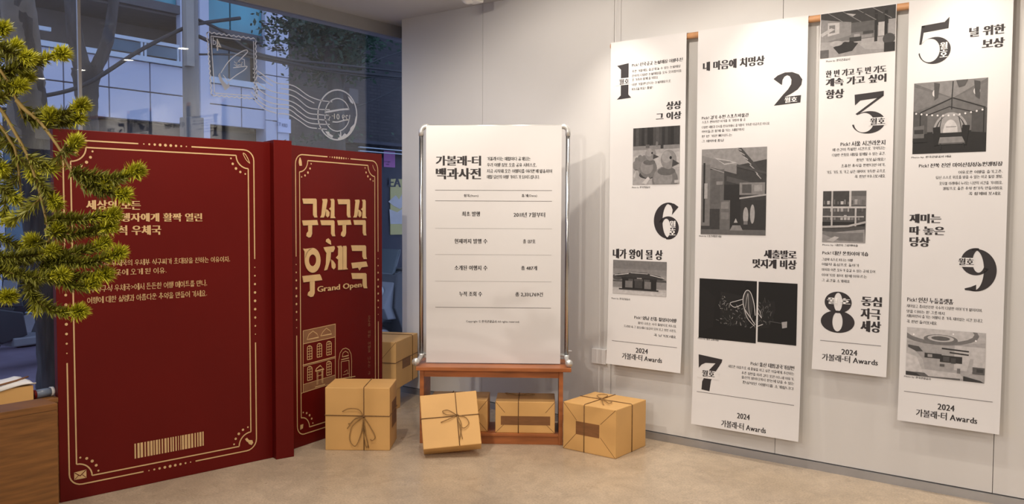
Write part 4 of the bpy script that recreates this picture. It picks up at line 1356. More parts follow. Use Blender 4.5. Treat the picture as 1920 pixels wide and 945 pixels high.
# two stacked behind the book
zb_ = .15
nb = floor_pt(742.5, 731, zb_)
dB = Vector((-math.sin(math.radians(25.7)), math.cos(math.radians(25.7)), 0))
angBb = math.degrees(math.atan2(dB.y, dB.x)) - 90
ax_ = Vector((math.cos(math.radians(angBb)), math.sin(math.radians(angBb)), 0))
frB = frame_ang(nb - ax_ * .36, angBb)
parcel(frB, .36, .50, .352, 'large pale kraft parcel peeking out behind the red front cover',
       folds=(('F', (((.36, .352), (.22, .19)), ((0, .352), (.14, .19)))),), tapes=(('R', (.14, .32, .13, .205)),), strings=(('xz', .37), ('w', .20)))
parcel(frame_ang(frB.p(.02, .01, 0) - Vector((0, 0, zb_)), angBb), .335, .10, zb_, 'narrow kraft parcel under the front of the parcel stack behind the red book')
parcel(frame_ang(frB.p(.0, .3, 0) - Vector((0, 0, zb_)), angBb), .12, .18, zb_, 'small kraft parcel under the rear of the parcel stack behind the red book')
# in the bench, left and right
frD = Frame(PC.pt(.055, .068, -.04), PC.U, -PC.N, (0, 0, 1))
parcel(frD, .37, .24, .205, 'shaded kraft parcel on the bench shelf behind the tilted parcel', folds=(('F', (((.37, .205), (.31, .13)), ((.37, 0), (.31, .07)))),), strings=(('yz', .13),))
frE = Frame(PC.pt(.475, .068, -.02), PC.U, -PC.N, (0, 0, 1))
parcel(frE, .375, .26, .2, 'wide kraft parcel with long brown label on the bench shelf',
       folds=(('F', (((0, .2), (.06, .13)), ((.375, .2), (.315, .13)), ((0, 0), (.06, .06)), ((.375, 0), (.315, .06)))),), tapes=(('F', (.035, .345, .052, .108)),), strings=(('yz', .145), ),
       bows=(('T', .145, .17, ([(0, 0), (-.05, .02), (-.09, .03), (-.07, .0), (0, 0)], [(0, 0), (.06, -.02), (.10, -.01), (.06, .015), (0, 0)])),))
# right-hand parcel, square to the wall
F2 = floor_pt(1154, 861)
frF = Frame((F2.x - .376, F2.y, 0), (1, 0, 0), (0, 1, 0), (0, 0, 1))
parcel(frF, .376, .366, .292, 'square kraft parcel with bow on top standing near the banner wall',
       folds=(('F', (((.002, .29), (.10, .19)), ((.374, .29), (.27, .19)), ((.002, .002), (.10, .11)), ((.374, .002), (.27, .11)))),), tapes=(('F', (.095, .262, .105, .185)),), strings=(('yz', .155), ('xz', .19)),
       bows=(('T', .155, .19, ([(0, 0), (-.06, .05), (-.04, .10), (.0, .08), (0, 0)], [(0, 0), (.07, -.06), (.12, -.10), (.10, -.04), (0, 0)], [(0, 0), (.05, -.07), (.10, -.13)])),))
# tilted parcel leaning back against the bench
C0 = floor_pt(795, 853)
a = math.radians(41)
rx = Vector((math.cos(a), math.sin(a), 0))
ry = Vector((-math.sin(a), math.cos(a), 0))
rzv = Vector((0, 0, 1))
tilt, roll = math.radians(33), math.radians(5.2)
az = rzv * math.cos(tilt) + ry * math.sin(tilt)
ay = ry * math.cos(tilt) - rzv * math.sin(tilt)
ax = rx * math.cos(roll) + az * math.sin(roll)
az = az * math.cos(roll) - rx * math.sin(roll)
DCx = .105
O = C0 - ay * DCx
O.z = C0.z - (ay * DCx).z + .001
parcel(Frame(O, ax, ay, az), .345, DCx, .335, 'tilted kraft parcel leaning back against the wooden bench', tapes=(('L', (.03, .10, .06, .24)),), strings=(('yz', .215), ('w', .187)), loc=(C0.x + .1, C0.y + .1, 0),
       bows=(('F', .215, .188, ([(0, 0), (-.05, .035), (-.085, .03), (-.06, .008), (0, 0)], [(0, 0), (-.05, -.02), (-.10, -.035)], [(0, 0), (.05, -.02), (.065, -.06), (.03, -.085), (.005, -.04), (0, 0)], [(0, 0), (.01, -.08), (.02, -.15)], [(0, 0), (.02, -.06), (.0, -.16)])),))

# ------------------------------------------------------------------ wooden block and parcel at the left edge
zw = .6
wA, wB = floor_pt(0, 773, zw), floor_pt(108, 756, zw)
part_ = thing('wooden_partition', ((wA.x), wB.y - .4, 0), 'low walnut partition beside the left end of the red book', 'partition')
xf = (wA.x + wB.x) / 2
obj('board', MB().box(xf - .155, xf, wB.y - 1.0, wB.y, 0, zw - .03), M_WOOD2, part_, bevel=.003)
obj('top_cap', MB().box(xf - .157, xf + .002, wB.y - 1.0, wB.y + .002, zw - .03, zw), M_WOOD2, part_, bevel=.003)

PH = Plane((xf - .45, 0, 0), (0, 1, 0))
hu, hv = PH.uv(63, 722)
hp = Frame((xf - .45, hu - .4, 0), (0, 1, 0), (-1, 0, 0), (0, 0, 1))
t = parcel(hp, .40, .16, hv, 'pale kraft parcel under a white cloth behind the low walnut partition')
cl = thing('folded_cloth', (xf - .52, hu - .2, hv), 'crumpled white cloth with a brown fold on top of the corner parcel', 'cloth')
mb = MB()
vs, fs = [], []
NN = 14
random.seed(5)
for j in range(NN + 1):
    for i in range(NN + 1):
        u, v = i / NN, j / NN
        vs.append(hp.p(-.01 + .419 * u, -.009 + .178 * v, hv - .012 * (1 if u > .98 or j == 0 else 0) + .012 + .02 * max(0, u - .35) * (1 - abs(v - .5)) + .007 * math.sin(u * 9 + v * 4) + .006 * math.sin(v * 11 - u * 3) + .004))
for j in range(NN):
    for i in range(NN):
        a_ = j * (NN + 1) + i
        fs.append((a_, a_ + 1, a_ + NN + 2, a_ + NN + 1))
        if i == NN - 1 or j == 0 or i == 0 or j == NN - 1:
            pass
mb.add(vs, fs)
o = obj('cloth', mb, M_WHITEINK, cl, smooth=True)
sm = o.modifiers.new('thickness', 'SOLIDIFY')
sm.thickness = .006
sm.offset = -1
mb = MB()
mb.tube([hp.p(.0, -.006, hv + .014), hp.p(.2, -.006, hv + .018), hp.p(.33, .02, hv + .03), hp.p(.40, .06, hv + .034)], .0045, 6)
obj('brown_fold', mb, M_TAPE, cl, smooth=True)
# torch-like tube poking out beside the cloth
bt = Plane((xf - .50, 0, 0), (0, 1, 0))
c_u, c_v = bt.uv(82, 737)
tb = thing('canister', (xf - .5, c_u, c_v - .02), 'small slate blue canister with white cap beside the corner parcel', 'canister')
p0, p1 = Vector((xf - .5, c_u - .05, c_v)), Vector((xf - .5, c_u + .045, c_v + .003))
obj('canister_body', MB().tube([p0, p0.lerp(p1, .85)], .021, 16), mat('slate_blue_plastic', (.16, .20, .27), .35), tb, smooth=True)
obj('canister_cap', MB().tube([p0.lerp(p1, .85), p1], [.024, .023], 16), M_LAMPW, tb, smooth=True)
obj('canister_band', MB().tube([p0, p0.lerp(p1, .12)], .0225, 16), M_RED, tb, smooth=True)
st = thing('low_stool', (xf - .5, c_u, 0), 'dark low stool hidden between the corner parcel and the red book', 'stool')
hs = c_v - .021
obj('stool_seat', MB().box(xf - .56, xf - .44, c_u - .06, c_u + .05, hs - .025, hs), M_WOOD2, st, bevel=.004)
for i in (-1, 1):
    for j in (-1, 1):
        obj('leg', MB().box(xf - .5 + i * .045 - .01, xf - .5 + i * .045 + .01, c_u + j * .045 - .01, c_u + j * .045 + .01, 0, hs - .025), M_WOOD2, st)

# ------------------------------------------------------------------ conifer plant at the upper left
M_STEM = mat('conifer_stem', (.20, .135, .03), .7, var=.2, scale=40)
M_NEEDLE = mat('conifer_needles', (.150, .150, .009), .6, var=.35, scale=12)
M_NEWTIP = mat('young_needles', (.40, .39, .014), .6, var=.30, scale=14)
M_DRY = mat('dry_needles', (.28, .15, .05), .7, var=.2)
M_POT = mat('terracotta', (.40, .16, .08), .8, var=.1)
M_SOIL = mat('potting_soil', (.06, .04, .03), .95, var=.3, scale=40)


def cam_pt(px, py, dep):
    return CAM + ray(px, py) * dep


rp = random.Random(21)
tp = cam_pt(-330, 380, 1.75)
plant = thing('conifer_tree', (tp.x, tp.y, 0), 'potted conifer with drooping yellow-green needle branches at the left edge', 'plant')
obj('pot', MB().lathe((tp.x, tp.y, 0), [(.13, 0), (.17, .26), (.19, .27), (.19, .31), (.165, .31), (.16, .27)], 28), M_POT, plant, smooth=False)
obj('soil', MB().lathe((tp.x, tp.y, .25), [(.158, 0), (.155, .025), (.02, .035)], 20), M_SOIL, plant)
obj('trunk', MB().tube([(tp.x, tp.y, .25), (tp.x + .02, tp.y, .9), (tp.x, tp.y + .02, 1.5), (tp.x + .01, tp.y, 2.2)], [.028, .024, .02, .012], 10), M_STEM, plant, smooth=True)


def needle(mb, p, d, l, wd):
    s_ = d.orthogonal().normalized()
    s_ = (Matrix.Rotation(rp.uniform(0, 6.28), 3, d) @ s_) * wd
    mb.add([p - s_, p + s_, p + d * l * .6 + s_ * .8, p + d * l, p + d * l * .6 - s_ * .8], [(0, 1, 2, 3, 4)])


def shoot(par, path, dens, ln, tip=1.0, bare=0.0, dry=False):
    """needles along a polyline of world points; young bright ones around its end"""
    P = [Vector(p) for p in spline([tuple(p) for p in path], 8)]
    L_ = sum((P[i + 1] - P[i]).length for i in range(len(P) - 1))
    old, new = MB(), MB()
    for i in range(len(P) - 1):
        a_, b_ = P[i], P[i + 1]
        d_ = (b_ - a_).normalized()
        f = i / (len(P) - 1)
        if f < bare:
            continue
        k = int(dens * 4.5 * (b_ - a_).length / .01)
        for _ in range(k):
            p = a_.lerp(b_, rp.random())
            o_ = Matrix.Rotation(rp.uniform(0, 6.28), 3, d_) @ d_.orthogonal().normalized()
            dd = (d_ * rp.uniform(.35, 1.0) + o_ * rp.uniform(.55, .95) + Vector((0, 0, rp.uniform(-.05, .2)))).normalized()
            tgt = new if (f > .72 and rp.random() < (f - .55) * 2.2 * tip) else old
            needle(tgt, p, dd, ln * rp.uniform(.6, 1.15) * (1 - .25 * f), .0015)
    if tip > 0:
        e, d_ = P[-1], (P[-1] - P[-3]).normalized()
        for _ in range(int(420 * tip)):
            o_ = Vector((rp.gauss(0, 1), rp.gauss(0, 1), rp.gauss(0, 1))).normalized()
            dd = (d_ * rp.uniform(.5, 1.2) + o_ * .8).normalized()
            needle(new, e - d_ * rp.uniform(0, .016), dd, ln * rp.uniform(.5, .95), .0015)
    return old, new


def branch(main, shoots, dep, r0=.0045):
    path = [cam_pt(x, y, dep + z) for x, y, z in main]
    sp = spline([tuple(p) for p in path], 6)
    n = len(sp)
    br = obj('branch', MB().tube(sp, [r0 * (1 - .55 * i / (n - 1)) for i in range(n)], 7), M_STEM, plant, smooth=True)
    old, new = MB(), MB()
    o_, n_ = shoot(br, path, .55, .020, tip=0, bare=.05)
    for a_ in (o_,):
        old.add(a_.v, a_.f)
    stems = []
    for pts, dens, ln, tip in shoots:
        pp = [cam_pt(x, y, dep + z) for x, y, z in pts]
        sq = spline([tuple(p) for p in pp], 5)
        stems.append(MB().tube(sq, [.0022 * (1 - .6 * i / (len(sq) - 1)) for i in range(len(sq))], 5))
        o_, n_ = shoot(br, pp, dens, ln, tip)
        old.add(o_.v, o_.f)
        new.add(n_.v, n_.f)
    for q_ in stems:
        obj('side_stem', q_, M_STEM, br, smooth=True)
    a_ = obj('needles', old, M_NEEDLE, br)
    a_['kind'] = 'stuff'
    b_ = obj('young_needles', new, M_NEWTIP, br)
    b_['kind'] = 'stuff'


T_ = .029
branch([(-320, 60, 0), (-120, 60, 0), (-30, 100, 0), (13, 150, 0), (31, 188, 0), (44, 222, .01)],
       [([(-60, 120, .02), (0, 135, .02), (60, 118, 0), (118, 100, -.02)], 7, T_, 1), ([(-60, 70, .05), (-20, 65, .05), (6, 52, .04)], 7, T_, 1), ([(-40, 110, 0), (0, 105, 0), (30, 88, 0)], 7, T_, 1),
        ([(-40, 150, .03), (10, 140, .03), (50, 115, .02)], 7, T_, 1), ([(0, 150, 0), (20, 160, .04), (52, 142, .05)], 6, T_, .8), ([(-20, 190, .02), (10, 180, 0), (30, 162, 0)], 6, T_, .4), ([(36, 196, 0), (60, 215, .02), (92, 214, .02)], 6, T_, .9), ([(44, 222, .01), (80, 225, .0), (120, 215, -.01), (155, 198, -.02)], 8, T_, 1)], 1.72)
branch([(-320, 120, .05), (-140, 130, .05), (-40, 165, .04), (0, 204, .03), (21, 236, .02), (51, 291, .02), (65, 329, .02), (77, 370, .02), (89, 424, .02), (92, 450, .03), (72, 515, .04)],
       [([(50, 290, 0), (75, 310, .0), (100, 318, 0)], 5, T_, .1), ([(65, 330, .02), (85, 355, .02), (104, 382, .01)], 6, T_, .9), ([(77, 370, .02), (50, 395, .02), (20, 415, .03)], 5, T_, .3), ([(84, 420, 0), (110, 410, 0), (150, 412, -.02), (214, 402, -.03)], 9, T_, 1),
        ([(84, 430, 0), (130, 440, 0), (180, 432, -.01), (208, 424, -.02)], 8, T_, .9), ([(90, 440, 0), (98, 440, 0), (110, 428, 0)], 7, T_, 1), ([(90, 470, .02), (120, 478, 0), (160, 470, 0), (196, 455, 0)], 8, T_, .8), ([(80, 490, .02), (120, 490, 0), (170, 492, -.02), (224, 474, -.03)], 9, T_, 1),
        ([(75, 500, .02), (110, 510, 0), (150, 520, 0), (200, 514, 0)], 8, T_, .9), ([(75, 505, .02), (110, 525, 0), (150, 538, 0), (176, 530, 0)], 8, T_, .9), ([(90, 452, .02), (75, 458, .02), (60, 452, .01)], 8, T_, 1.1), ([(85, 470, .03), (40, 490, .03), (0, 500, .02), (-30, 490, .02)], 7, T_, .6), ([(72, 515, .04), (55, 540, .04), (70, 565, .03), (110, 585, .02), (150, 584, .01)], 7, T_, 1.1),
        ([(72, 515, .04), (60, 550, .05), (70, 580, .05)], 5, T_, .2)], 1.70)
branch([(-320, 180, .1), (-140, 180, .1), (-40, 205, .1), (0, 236, .1), (19, 264, .1), (29, 283, .1), (36, 327, .1), (42, 395, .1)],
       [([(0, 236, .1), (-10, 290, .1), (2, 315, .08)], 5, T_, .9), ([(30, 290, .1), (50, 310, .1), (62, 330, .1)], 5, T_, .3), ([(36, 327, .1), (20, 350, .1), (8, 385, .1), (10, 410, .1)], 5, T_, .2), ([(20, 265, .1), (-10, 270, .1), (-40, 265, .1)], 5, T_, .3), ([(10, 250, .1), (30, 300, .12), (10, 330, .12)], 5, T_, .2),
        ([(-60, 430, .1), (-20, 440, .1), (20, 455, .1), (50, 470, .1)], 6, T_, .5), ([(-60, 545, .1), (-20, 558, .1), (18, 556, .08)], 8, T_, 1.2),
        ([(-60, 150, .06), (-10, 165, .06), (40, 160, .05)], 7, T_, .7), ([(-50, 300, .08), (0, 350, .08), (30, 372, .08)], 6, T_, .4), ([(-60, 470, .06), (0, 482, .05), (60, 480, .04), (100, 470, .03)], 8, T_, .6),
        ([(-60, 500, .05), (10, 510, .05), (70, 520, .03), (120, 515, .02)], 8, T_, .7), ([(-40, 60, .04), (-5, 85, .04), (25, 100, .03), (55, 108, .03)], 8, T_, 1.0)], 1.66)
branch([(31, 188, .0), (47, 206, .0), (72, 226, 0), (84, 240, -.01), (114, 283, -.02), (133, 321, -.03), (152, 347, -.03)],
       [([(84, 240, 0), (92, 230, 0), (96, 216, 0)], 8, T_, 1.2), ([(116, 285, -.02), (130, 282, -.03), (142, 266, -.03)], 6, T_, .9), ([(133, 321, -.03), (170, 330, -.04), (215, 336, -.05), (258, 320, -.06)], 8, T_, 1.1), ([(150, 345, -.03), (190, 358, -.04), (234, 366, -.05)], 7, T_, .9), ([(150, 330, -.03), (185, 350, -.04), (206, 345, -.04)], 7, T_, .7), ([(115, 285, -.02), (100, 305, 0), (85, 315, 0)], 4, T_, .1), ([(60, 212, 0), (90, 220, .02), (120, 230, .02), (150, 222, .0)], 6, T_, .3)], 1.71)

# ------------------------------------------------------------------ lettering and drawing on the glass (seen from inside, so mirrored)
PD = Plane((XW + .001, 0, 0), (0, 1, 0))
dec = thing('window_decal', PD.pt(*PD.uv(480, 270), 0), 'white line drawing of a stamp with a hand and a round postmark on the glass', 'window decal')


def dline(name, pts, wd, ox, oy, sc, m=M_DECAL, sp=True, n=5, parent=None):
    P = [PD.uv(ox + x / sc, oy + y / sc) for x, y in pts]
    P = [tuple(p) for p in spline(P, n)] if sp and len(P) > 2 else P
    return obj(name, MB().ribbon(PD, P, wd, .0008), m, parent or dec)


def zig(x0, y0, x1, y1, k, amp):
    P = []
    for i in range(2 * k + 1):
        t = i / (2 * k)
        nx, ny = (y1 - y0), -(x1 - x0)
        l = math.hypot(nx, ny)
        s_ = amp * (1 if i % 2 else -1)
        P.append((x0 + (x1 - x0) * t + nx / l * s_, y0 + (y1 - y0) * t + ny / l * s_))
    return P


a6 = (380, 50, 6.3)
for p in (zig(50, 65, 625, 145, 10, 9), zig(625, 145, 640, 855, 12, 6), zig(640, 855, 105, 810, 9, 8), zig(105, 810, 50, 65, 13, 7)):
    dline('stamp_edge', p, .0075, *a6, sp=False)
for p in ([(97, 110), (450, 155)], [(97, 112), (140, 785)], [(138, 785), (560, 815)], [(600, 170), (620, 840)]):
    dline('stamp_line', p, .0065, *a6, sp=False)
mb = MB()
r4 = PD.rect(380 + 155 / 6.3, 380 + 218 / 6.3, 50 + 140 / 6.3, 50 + 282 / 6.3)
text_uv(mb, PD, '4', *r4, n=.0009, bold=.02, mirror=True)
r4 = PD.rect(380 + 118 / 6.3, 380 + 158 / 6.3, 50 + 125 / 6.3, 50 + 212 / 6.3)
text_uv(mb, PD, 'd', *r4, n=.0009, mirror=True)
obj('stamp_value', mb, M_DECAL, dec)
for p in ([(215, 545), (290, 430), (360, 360), (400, 330), (480, 285), (520, 275), (528, 300), (480, 350), (410, 420)], [(370, 410), (395, 430), (420, 415), (460, 430), (465, 415)], [(370, 445), (400, 460), (440, 450), (460, 465)], [(400, 425), (405, 475)], [(440, 420), (460, 440), (455, 470)],
          [(360, 485), (440, 475), (515, 468), (520, 480), (480, 520), (400, 570), (300, 645)], [(492, 385), (495, 460)], [(455, 378), (490, 388)], [(240, 570), (300, 645)]):
    dline('hand_line', p, .0062, *a6)
mb = MB()
mb.poly(PD, [PD.uv(380 + x / 6.3, 50 + y / 6.3) for x, y in ((205, 540), (180, 575), (200, 640), (235, 705), (265, 755), (315, 715), (310, 660), (290, 690), (240, 640), (212, 580))], .0008)
obj('cuff', mb, M_DECALG, dec)
b3 = (480, 0, 3.257)
waves = [[(380, 125 * 1), ]]
W0 = [(100, 160, [(0, 0), (45, 12), (110, 48), (170, 62), (230, 80)])]
for x0, y0, x1 in ((-18, 405, 440), (-22, 455, 105), (-18, 480, 460), (-18, 520, 455), (-24, 560, 450), (-30, 590, 440), (-18, 620, 432)):
    pass
WV = [[(-20, 420), (20, 440), (75, 480), (130, 508), (200, 516), (250, 535), (320, 585), (390, 612), (465, 622)],
      [(-18, 445), (20, 468), (70, 505), (104, 526)], [(150, 542), (195, 545), (240, 560), (300, 600), (356, 630)],
      [(-18, 470), (20, 512), (75, 548), (130, 566), (200, 578), (250, 600), (320, 655), (390, 668), (450, 670)],
      [(-18, 500), (20, 548), (75, 585), (130, 602), (210, 618), (260, 645), (320, 690), (390, 700), (455, 708)],
      [(-22, 530), (20, 588), (75, 622), (130, 636), (210, 645), (260, 680), (320, 720), (390, 730), (450, 735)],
      [(-30, 560), (10, 610), (60, 645), (110, 660), (200, 668), (260, 710), (320, 748), (390, 758), (450, 760)],
      [(-18, 600), (20, 640), (60, 670), (126, 692)], [(134, 694), (200, 700), (260, 735), (320, 775), (372, 784)], [(380, 785), (432, 790)]]
for p in WV:
    dline('postmark_wave', p, .0075, *b3)
c7 = (580, 150, 7.27)
for p, wd in ((ell(380, 475, 265, 340, 0, 360, 40), .011),):
    dline('postmark_ring', p, wd, *c7, sp=False)
for p in (ell(380, 475, 170, 223, -20, -172, 22), ell(380, 475, 170, 223, 0, 180, 24)):
    dline('postmark_ring', p, .008, *c7, sp=False)
dline('postmark_bar', [(205, 440), (300, 425), (420, 405), (545, 395)], .014, *c7)
dline('postmark_bar', [(315, 570), (390, 572), (470, 550), (548, 540)], .009, *c7)
dline('postmark_bar', [(225, 470), (285, 488), (262, 545), (205, 540)], .008, *c7, sp=False)
mb = MB()
rr = PD.rect(580 + 305 / 7.27, 580 + 528 / 7.27, 150 + 452 / 7.27, 150 + 528 / 7.27)
text_uv(mb, PD, '29 01-', *rr, n=.0009, bold=.015, mirror=True)
obj('postmark_date', mb, M_DECAL, dec)
mb = MB()
for P in (((520, 215), (560, 250), (595, 300), (600, 330), (565, 310), (540, 265)), ((645, 480), (640, 560), (610, 660), (555, 740), (480, 800), (400, 815), (385, 790), (440, 770), (480, 725), (510, 745), (550, 690), (560, 650), (610, 600), (630, 500)), ((215, 700), (250, 755), (310, 790), (325, 760), (280, 735), (265, 705)), ((395, 725), (420, 760), (418, 700), (432, 700), (436, 770), (415, 785))):
    mb.poly(PD, [PD.uv(580 + x / 7.27, 150 + y / 7.27) for x, y in P], .001)
obj('postmark_smudge', mb, M_DECAL, dec)

# ------------------------------------------------------------------ the street outside
GZ = -.15
M_PAVE = mat('plum_paving', (.155, .125, .17), .8, var=.12, scale=3, bump=.05)
M_ROAD = mat('asphalt', (.18, .21, .27), .8, var=.12, scale=4, bump=.05)
M_KERB = mat('kerb_stone', (.50, .48, .46), .8, var=.08)
M_FAC = mat('facade_panel', (.50, .53, .62), .55, var=.03, scale=1)
M_FACD = mat('facade_dark', (.085, .08, .08), .7, var=.1)
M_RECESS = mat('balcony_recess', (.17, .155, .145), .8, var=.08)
M_TEAL = mat('teal_glazing', (.05, .30, .36), .15, var=.25, scale=1.2, spec=.8)
M_BLUEGL = mat('blue_grey_glazing', (.10, .17, .22), .15, var=.2, scale=1)
M_BARK = mat('tree_bark', (.055, .052, .05), .9, var=.45, scale=6, stretch=(2.5, 2.5, .5), bump=.9, bscale=18)
M_POLE = mat('concrete_pole', (.19, .18, .165), .8, var=.06)
M_LEAF = mat('street_tree_leaves', (.020, .055, .028), .6, var=.4, scale=3)
M_WIRE = mat('black_cable', (.012, .012, .014), .6)
M_RAIL = mat('pale_blue_rail', (.48, .56, .62), .4, var=.03)
M_SCOOT = mat('scooter_black', (.02, .022, .026), .3, spec=.6)
M_SCOOT2 = mat('scooter_silver', (.20, .21, .23), .35)
M_TYRE = mat('tyre_rubber', (.015, .015, .015), .9)

struct('street_paving', MB().box(-13.2, XW - .1, -8, 32, GZ - .2, GZ), M_PAVE)
struct('street_road', MB().box(-30, -13.35, -8, 32, GZ - .2, GZ), M_ROAD)
struct('street_kerb', MB().box(-13.35, -13.2, -8, 32, GZ - .2, GZ + .03), M_KERB)


def brick_mat():
    m = bpy.data.materials.new('dark_brick')
    m.use_nodes = True
    nt = m.node_tree
    b = nt.nodes['Principled BSDF']
    b.inputs['Roughness'].default_value = .85
    tc = nt.nodes.new('ShaderNodeTexCoord')
    mp = nt.nodes.new('ShaderNodeMapping')
    mp.inputs['Rotation'].default_value = (math.radians(90), 0, math.radians(90))
    nt.links.new(tc.outputs['Object'], mp.inputs[0])
    sx = nt.nodes.new('ShaderNodeSeparateXYZ')
    cx = nt.nodes.new('ShaderNodeCombineXYZ')
    nt.links.new(tc.outputs['Object'], sx.inputs[0])
    nt.links.new(sx.outputs['Y'], cx.inputs['X'])
    nt.links.new(sx.outputs['Z'], cx.inputs['Y'])
    br = nt.nodes.new('ShaderNodeTexBrick')
    nt.links.new(cx.outputs[0], br.inputs['Vector'])
    br.inputs['Scale'].default_value = 1.0
    br.inputs['Brick Width'].default_value = .21
    br.inputs['Row Height'].default_value = .075
    br.inputs['Mortar Size'].default_value = .008
    br.inputs['Color1'].default_value = (.046, .042, .045, 1)
    br.inputs['Color2'].default_value = (.030, .028, .032, 1)
    br.inputs['Mortar'].default_value = (.018, .017, .02, 1)
    nt.links.new(br.outputs['Color'], b.inputs['Base Color'])
    return m


XF = -15.0
PX = Plane((XF, 0, 0), (0, 1, 0))
bld = thing('office_building', (XF - .5, 8.0, GZ), 'pale blue-grey panelled building with balcony across the street', 'building')
uE = PX.uv(540, 150)[0]
obj('rear_wall', MB().box(XF - 1.6, XF - 1.4, -2, uE, GZ, 11), M_RECESS, bld)


def frect(name, xl, xr, yt, yb, n0, n1, m, parent=bld, bevel=.0):
    u0, u1, v0, v1 = PX.rect(xl, xr, yt, yb)
    return obj(name, MB().pbox(PX, u0, u1, v0, v1, n0, n1), m, parent, bevel=bevel)


# panels below the balcony: rows between shared heights
uu = [PX.uv(x, 180)[0] for x in (-160, -90, -20, 62, 120, 205, 282, 345)]
vz = [PX.uv(282, 228)[1], PX.uv(282, 173)[1], PX.uv(282, 117)[1]]
for i in range(len(uu) - 1):
    for j in range(2):
        obj('facade_panel', MB().pbox(PX, uu[i] + .012, uu[i + 1] - .012, vz[j] + .012, vz[j + 1] - .012, -.12, 0), M_FAC, bld, bevel=.006)
obj('panel_backing', MB().pbox(PX, uu[0], uu[-1], vz[0], vz[2], -.3, -.1), M_FACD, bld)
# shopfront under the panels
obj('shop_front', MB().pbox(PX, uu[0], uE, GZ, vz[0], -.7, -.5), M_FACD, bld)
for i, x in enumerate((30, 100, 215, 255, 300)):
    u0 = PX.uv(x, 300)[0]
    obj('shop_window', MB().pbox(PX, u0, u0 + .9, GZ + .4, vz[0] - .35, -.5, -.46), M_BLUEGL, bld)
obj('shop_column', MB().pbox(PX, PX.uv(374, 250)[0], PX.uv(391, 250)[0], GZ, vz[2] + 6, -.2, .06), M_FAC, bld)
obj('shop_column', MB().pbox(PX, PX.uv(-20, 250)[0], PX.uv(2, 250)[0], GZ, vz[0], -.2, .06), M_FAC, bld)
# balcony slab, rail, columns
u0, u1 = PX.uv(200, 90)[0], PX.uv(336, 100)[0]
obj('balcony_slab', MB().pbox(PX, uu[0], u1 + .05, vz[2], vz[2] + .09, -1.4, .06), M_RAIL, bld)
vr = PX.uv(267, 76)[1]
rl = obj('balcony_rail', MB().pbox(PX, u0, u1, vr - .03, vr + .03, -.03, .03), M_RAIL, bld)
for x in (201, 265, 272, 333):
    uq = PX.uv(x, 90)[0]
    obj('rail_post', MB().pbox(PX, uq - .02, uq + .02, vz[2] + .09, vr, -.02, .02), M_RAIL, rl)
for xa, xb in ((203, 264), (273, 332)):
    obj('rail_pane', MB().pbox(PX, PX.uv(xa, 90)[0], PX.uv(xb, 90)[0], vz[2] + .13, vr - .05, -.006, .006), M_BLUEGL, rl)
vr2 = PX.uv(88, 46)[1]
obj('balcony_rail', MB().pbox(PX, PX.uv(-100, 40)[0], PX.uv(113, 50)[0], vr2 - .035, vr2 + .035, -.4, -.34), M_RAIL, bld)
obj('shop_column', MB().pbox(PX, PX.uv(336, 60)[0], PX.uv(346, 60)[0], vz[2], 11, -.1, .05), M_FAC, bld)
# upper storey
vt = PX.uv(280, 16)[1]
obj('upper_band', MB().pbox(PX, uu[0], PX.uv(336, 20)[0], vt, vt + .16, -.25, .04), M_FACD, bld)
for xa, xb in ((120, 180), (183, 258), (261, 334)):
    obj('upper_window', MB().pbox(PX, PX.uv(xa, 10)[0], PX.uv(xb, 10)[0], vt + .16, vt + 2.2, -.15, -.08), M_TEAL, bld)
obj('balcony_ceiling', MB().pbox(PX, uu[0], PX.uv(500, 30)[0], vt - .04, vt, -1.4, -.1), M_RECESS, bld)
# right-hand bay
vq = PX.uv(440, 48)[1]
for xa, xb in ((391, 433), (436, 493)):
    obj('upper_window', MB().pbox(PX, PX.uv(xa, 20)[0], PX.uv(xb, 30)[0], vq - .1, vq + 2.2, -.12, -.06), M_TEAL, bld)
obj('upper_band', MB().pbox(PX, PX.uv(391, 40)[0], PX.uv(494, 60)[0], vq - .24, vq - .1, -.3, -.02), M_FACD, bld)
va, vb_ = PX.uv(440, 150)[1], PX.uv(440, 88)[1]
for xa, xb in ((391, 420), (423, 452), (455, 493)):
    obj('bay_window', MB().pbox(PX, PX.uv(xa, 100)[0], PX.uv(xb, 100)[0], va, vb_, -.5, -.45), M_BLUEGL if xa > 400 else M_FACD, bld)
obj('bay_sill', MB().pbox(PX, PX.uv(391, 150)[0], PX.uv(495, 150)[0], va - .12, va, -.5, .05), M_RAIL, bld)
ub = [PX.uv(x, 200)[0] for x in (391, 453, 512)]
vh = PX.uv(440, 238)[1]
vm = (va - .12 + vh) / 2
for i in range(2):
    for lo, hi in ((vh, vm), (vm, va - .12)):
        obj('facade_panel', MB().pbox(PX, ub[i] + .012, ub[i + 1] - .012, lo + .012, hi - .012, -.12, 0), M_FAC, bld, bevel=.006)
uc = [PX.uv(x, 200)[0] for x in (495, 517, 540)]
zz = [GZ, vh + .2, va + .2, vb_ + .6, 8.0, 11]
for i in range(2):
    for j in range(5):
        obj('column_panel', MB().pbox(PX, uc[i] + .01, uc[i + 1] - .01, zz[j] + .01, zz[j + 1] - .01, -.3, .05), M_FAC, bld, bevel=.006)
# sign plate on the column
sg = PX.rect(517, 540.5, 222, 248)
sp_ = obj('sign_plate', MB().pbox(PX, *sg, .05, .09), mat('sign_blue_white', (.52, .58, .74), .5), bld, label='pale sign plate with blue letters')
mb = MB()
PXs = Plane((XF + .092, 0, 0), (0, 1, 0))
text_px(mb, PXs, 'ET', 519, 527, 229, 235, bold=.03)
text_px(mb, PXs, 'WORLD', 528, 539, 231, 238, bold=.03)
obj('sign_letters', mb, mat('sign_ink_blue', (.04, .10, .22), .6), sp_)

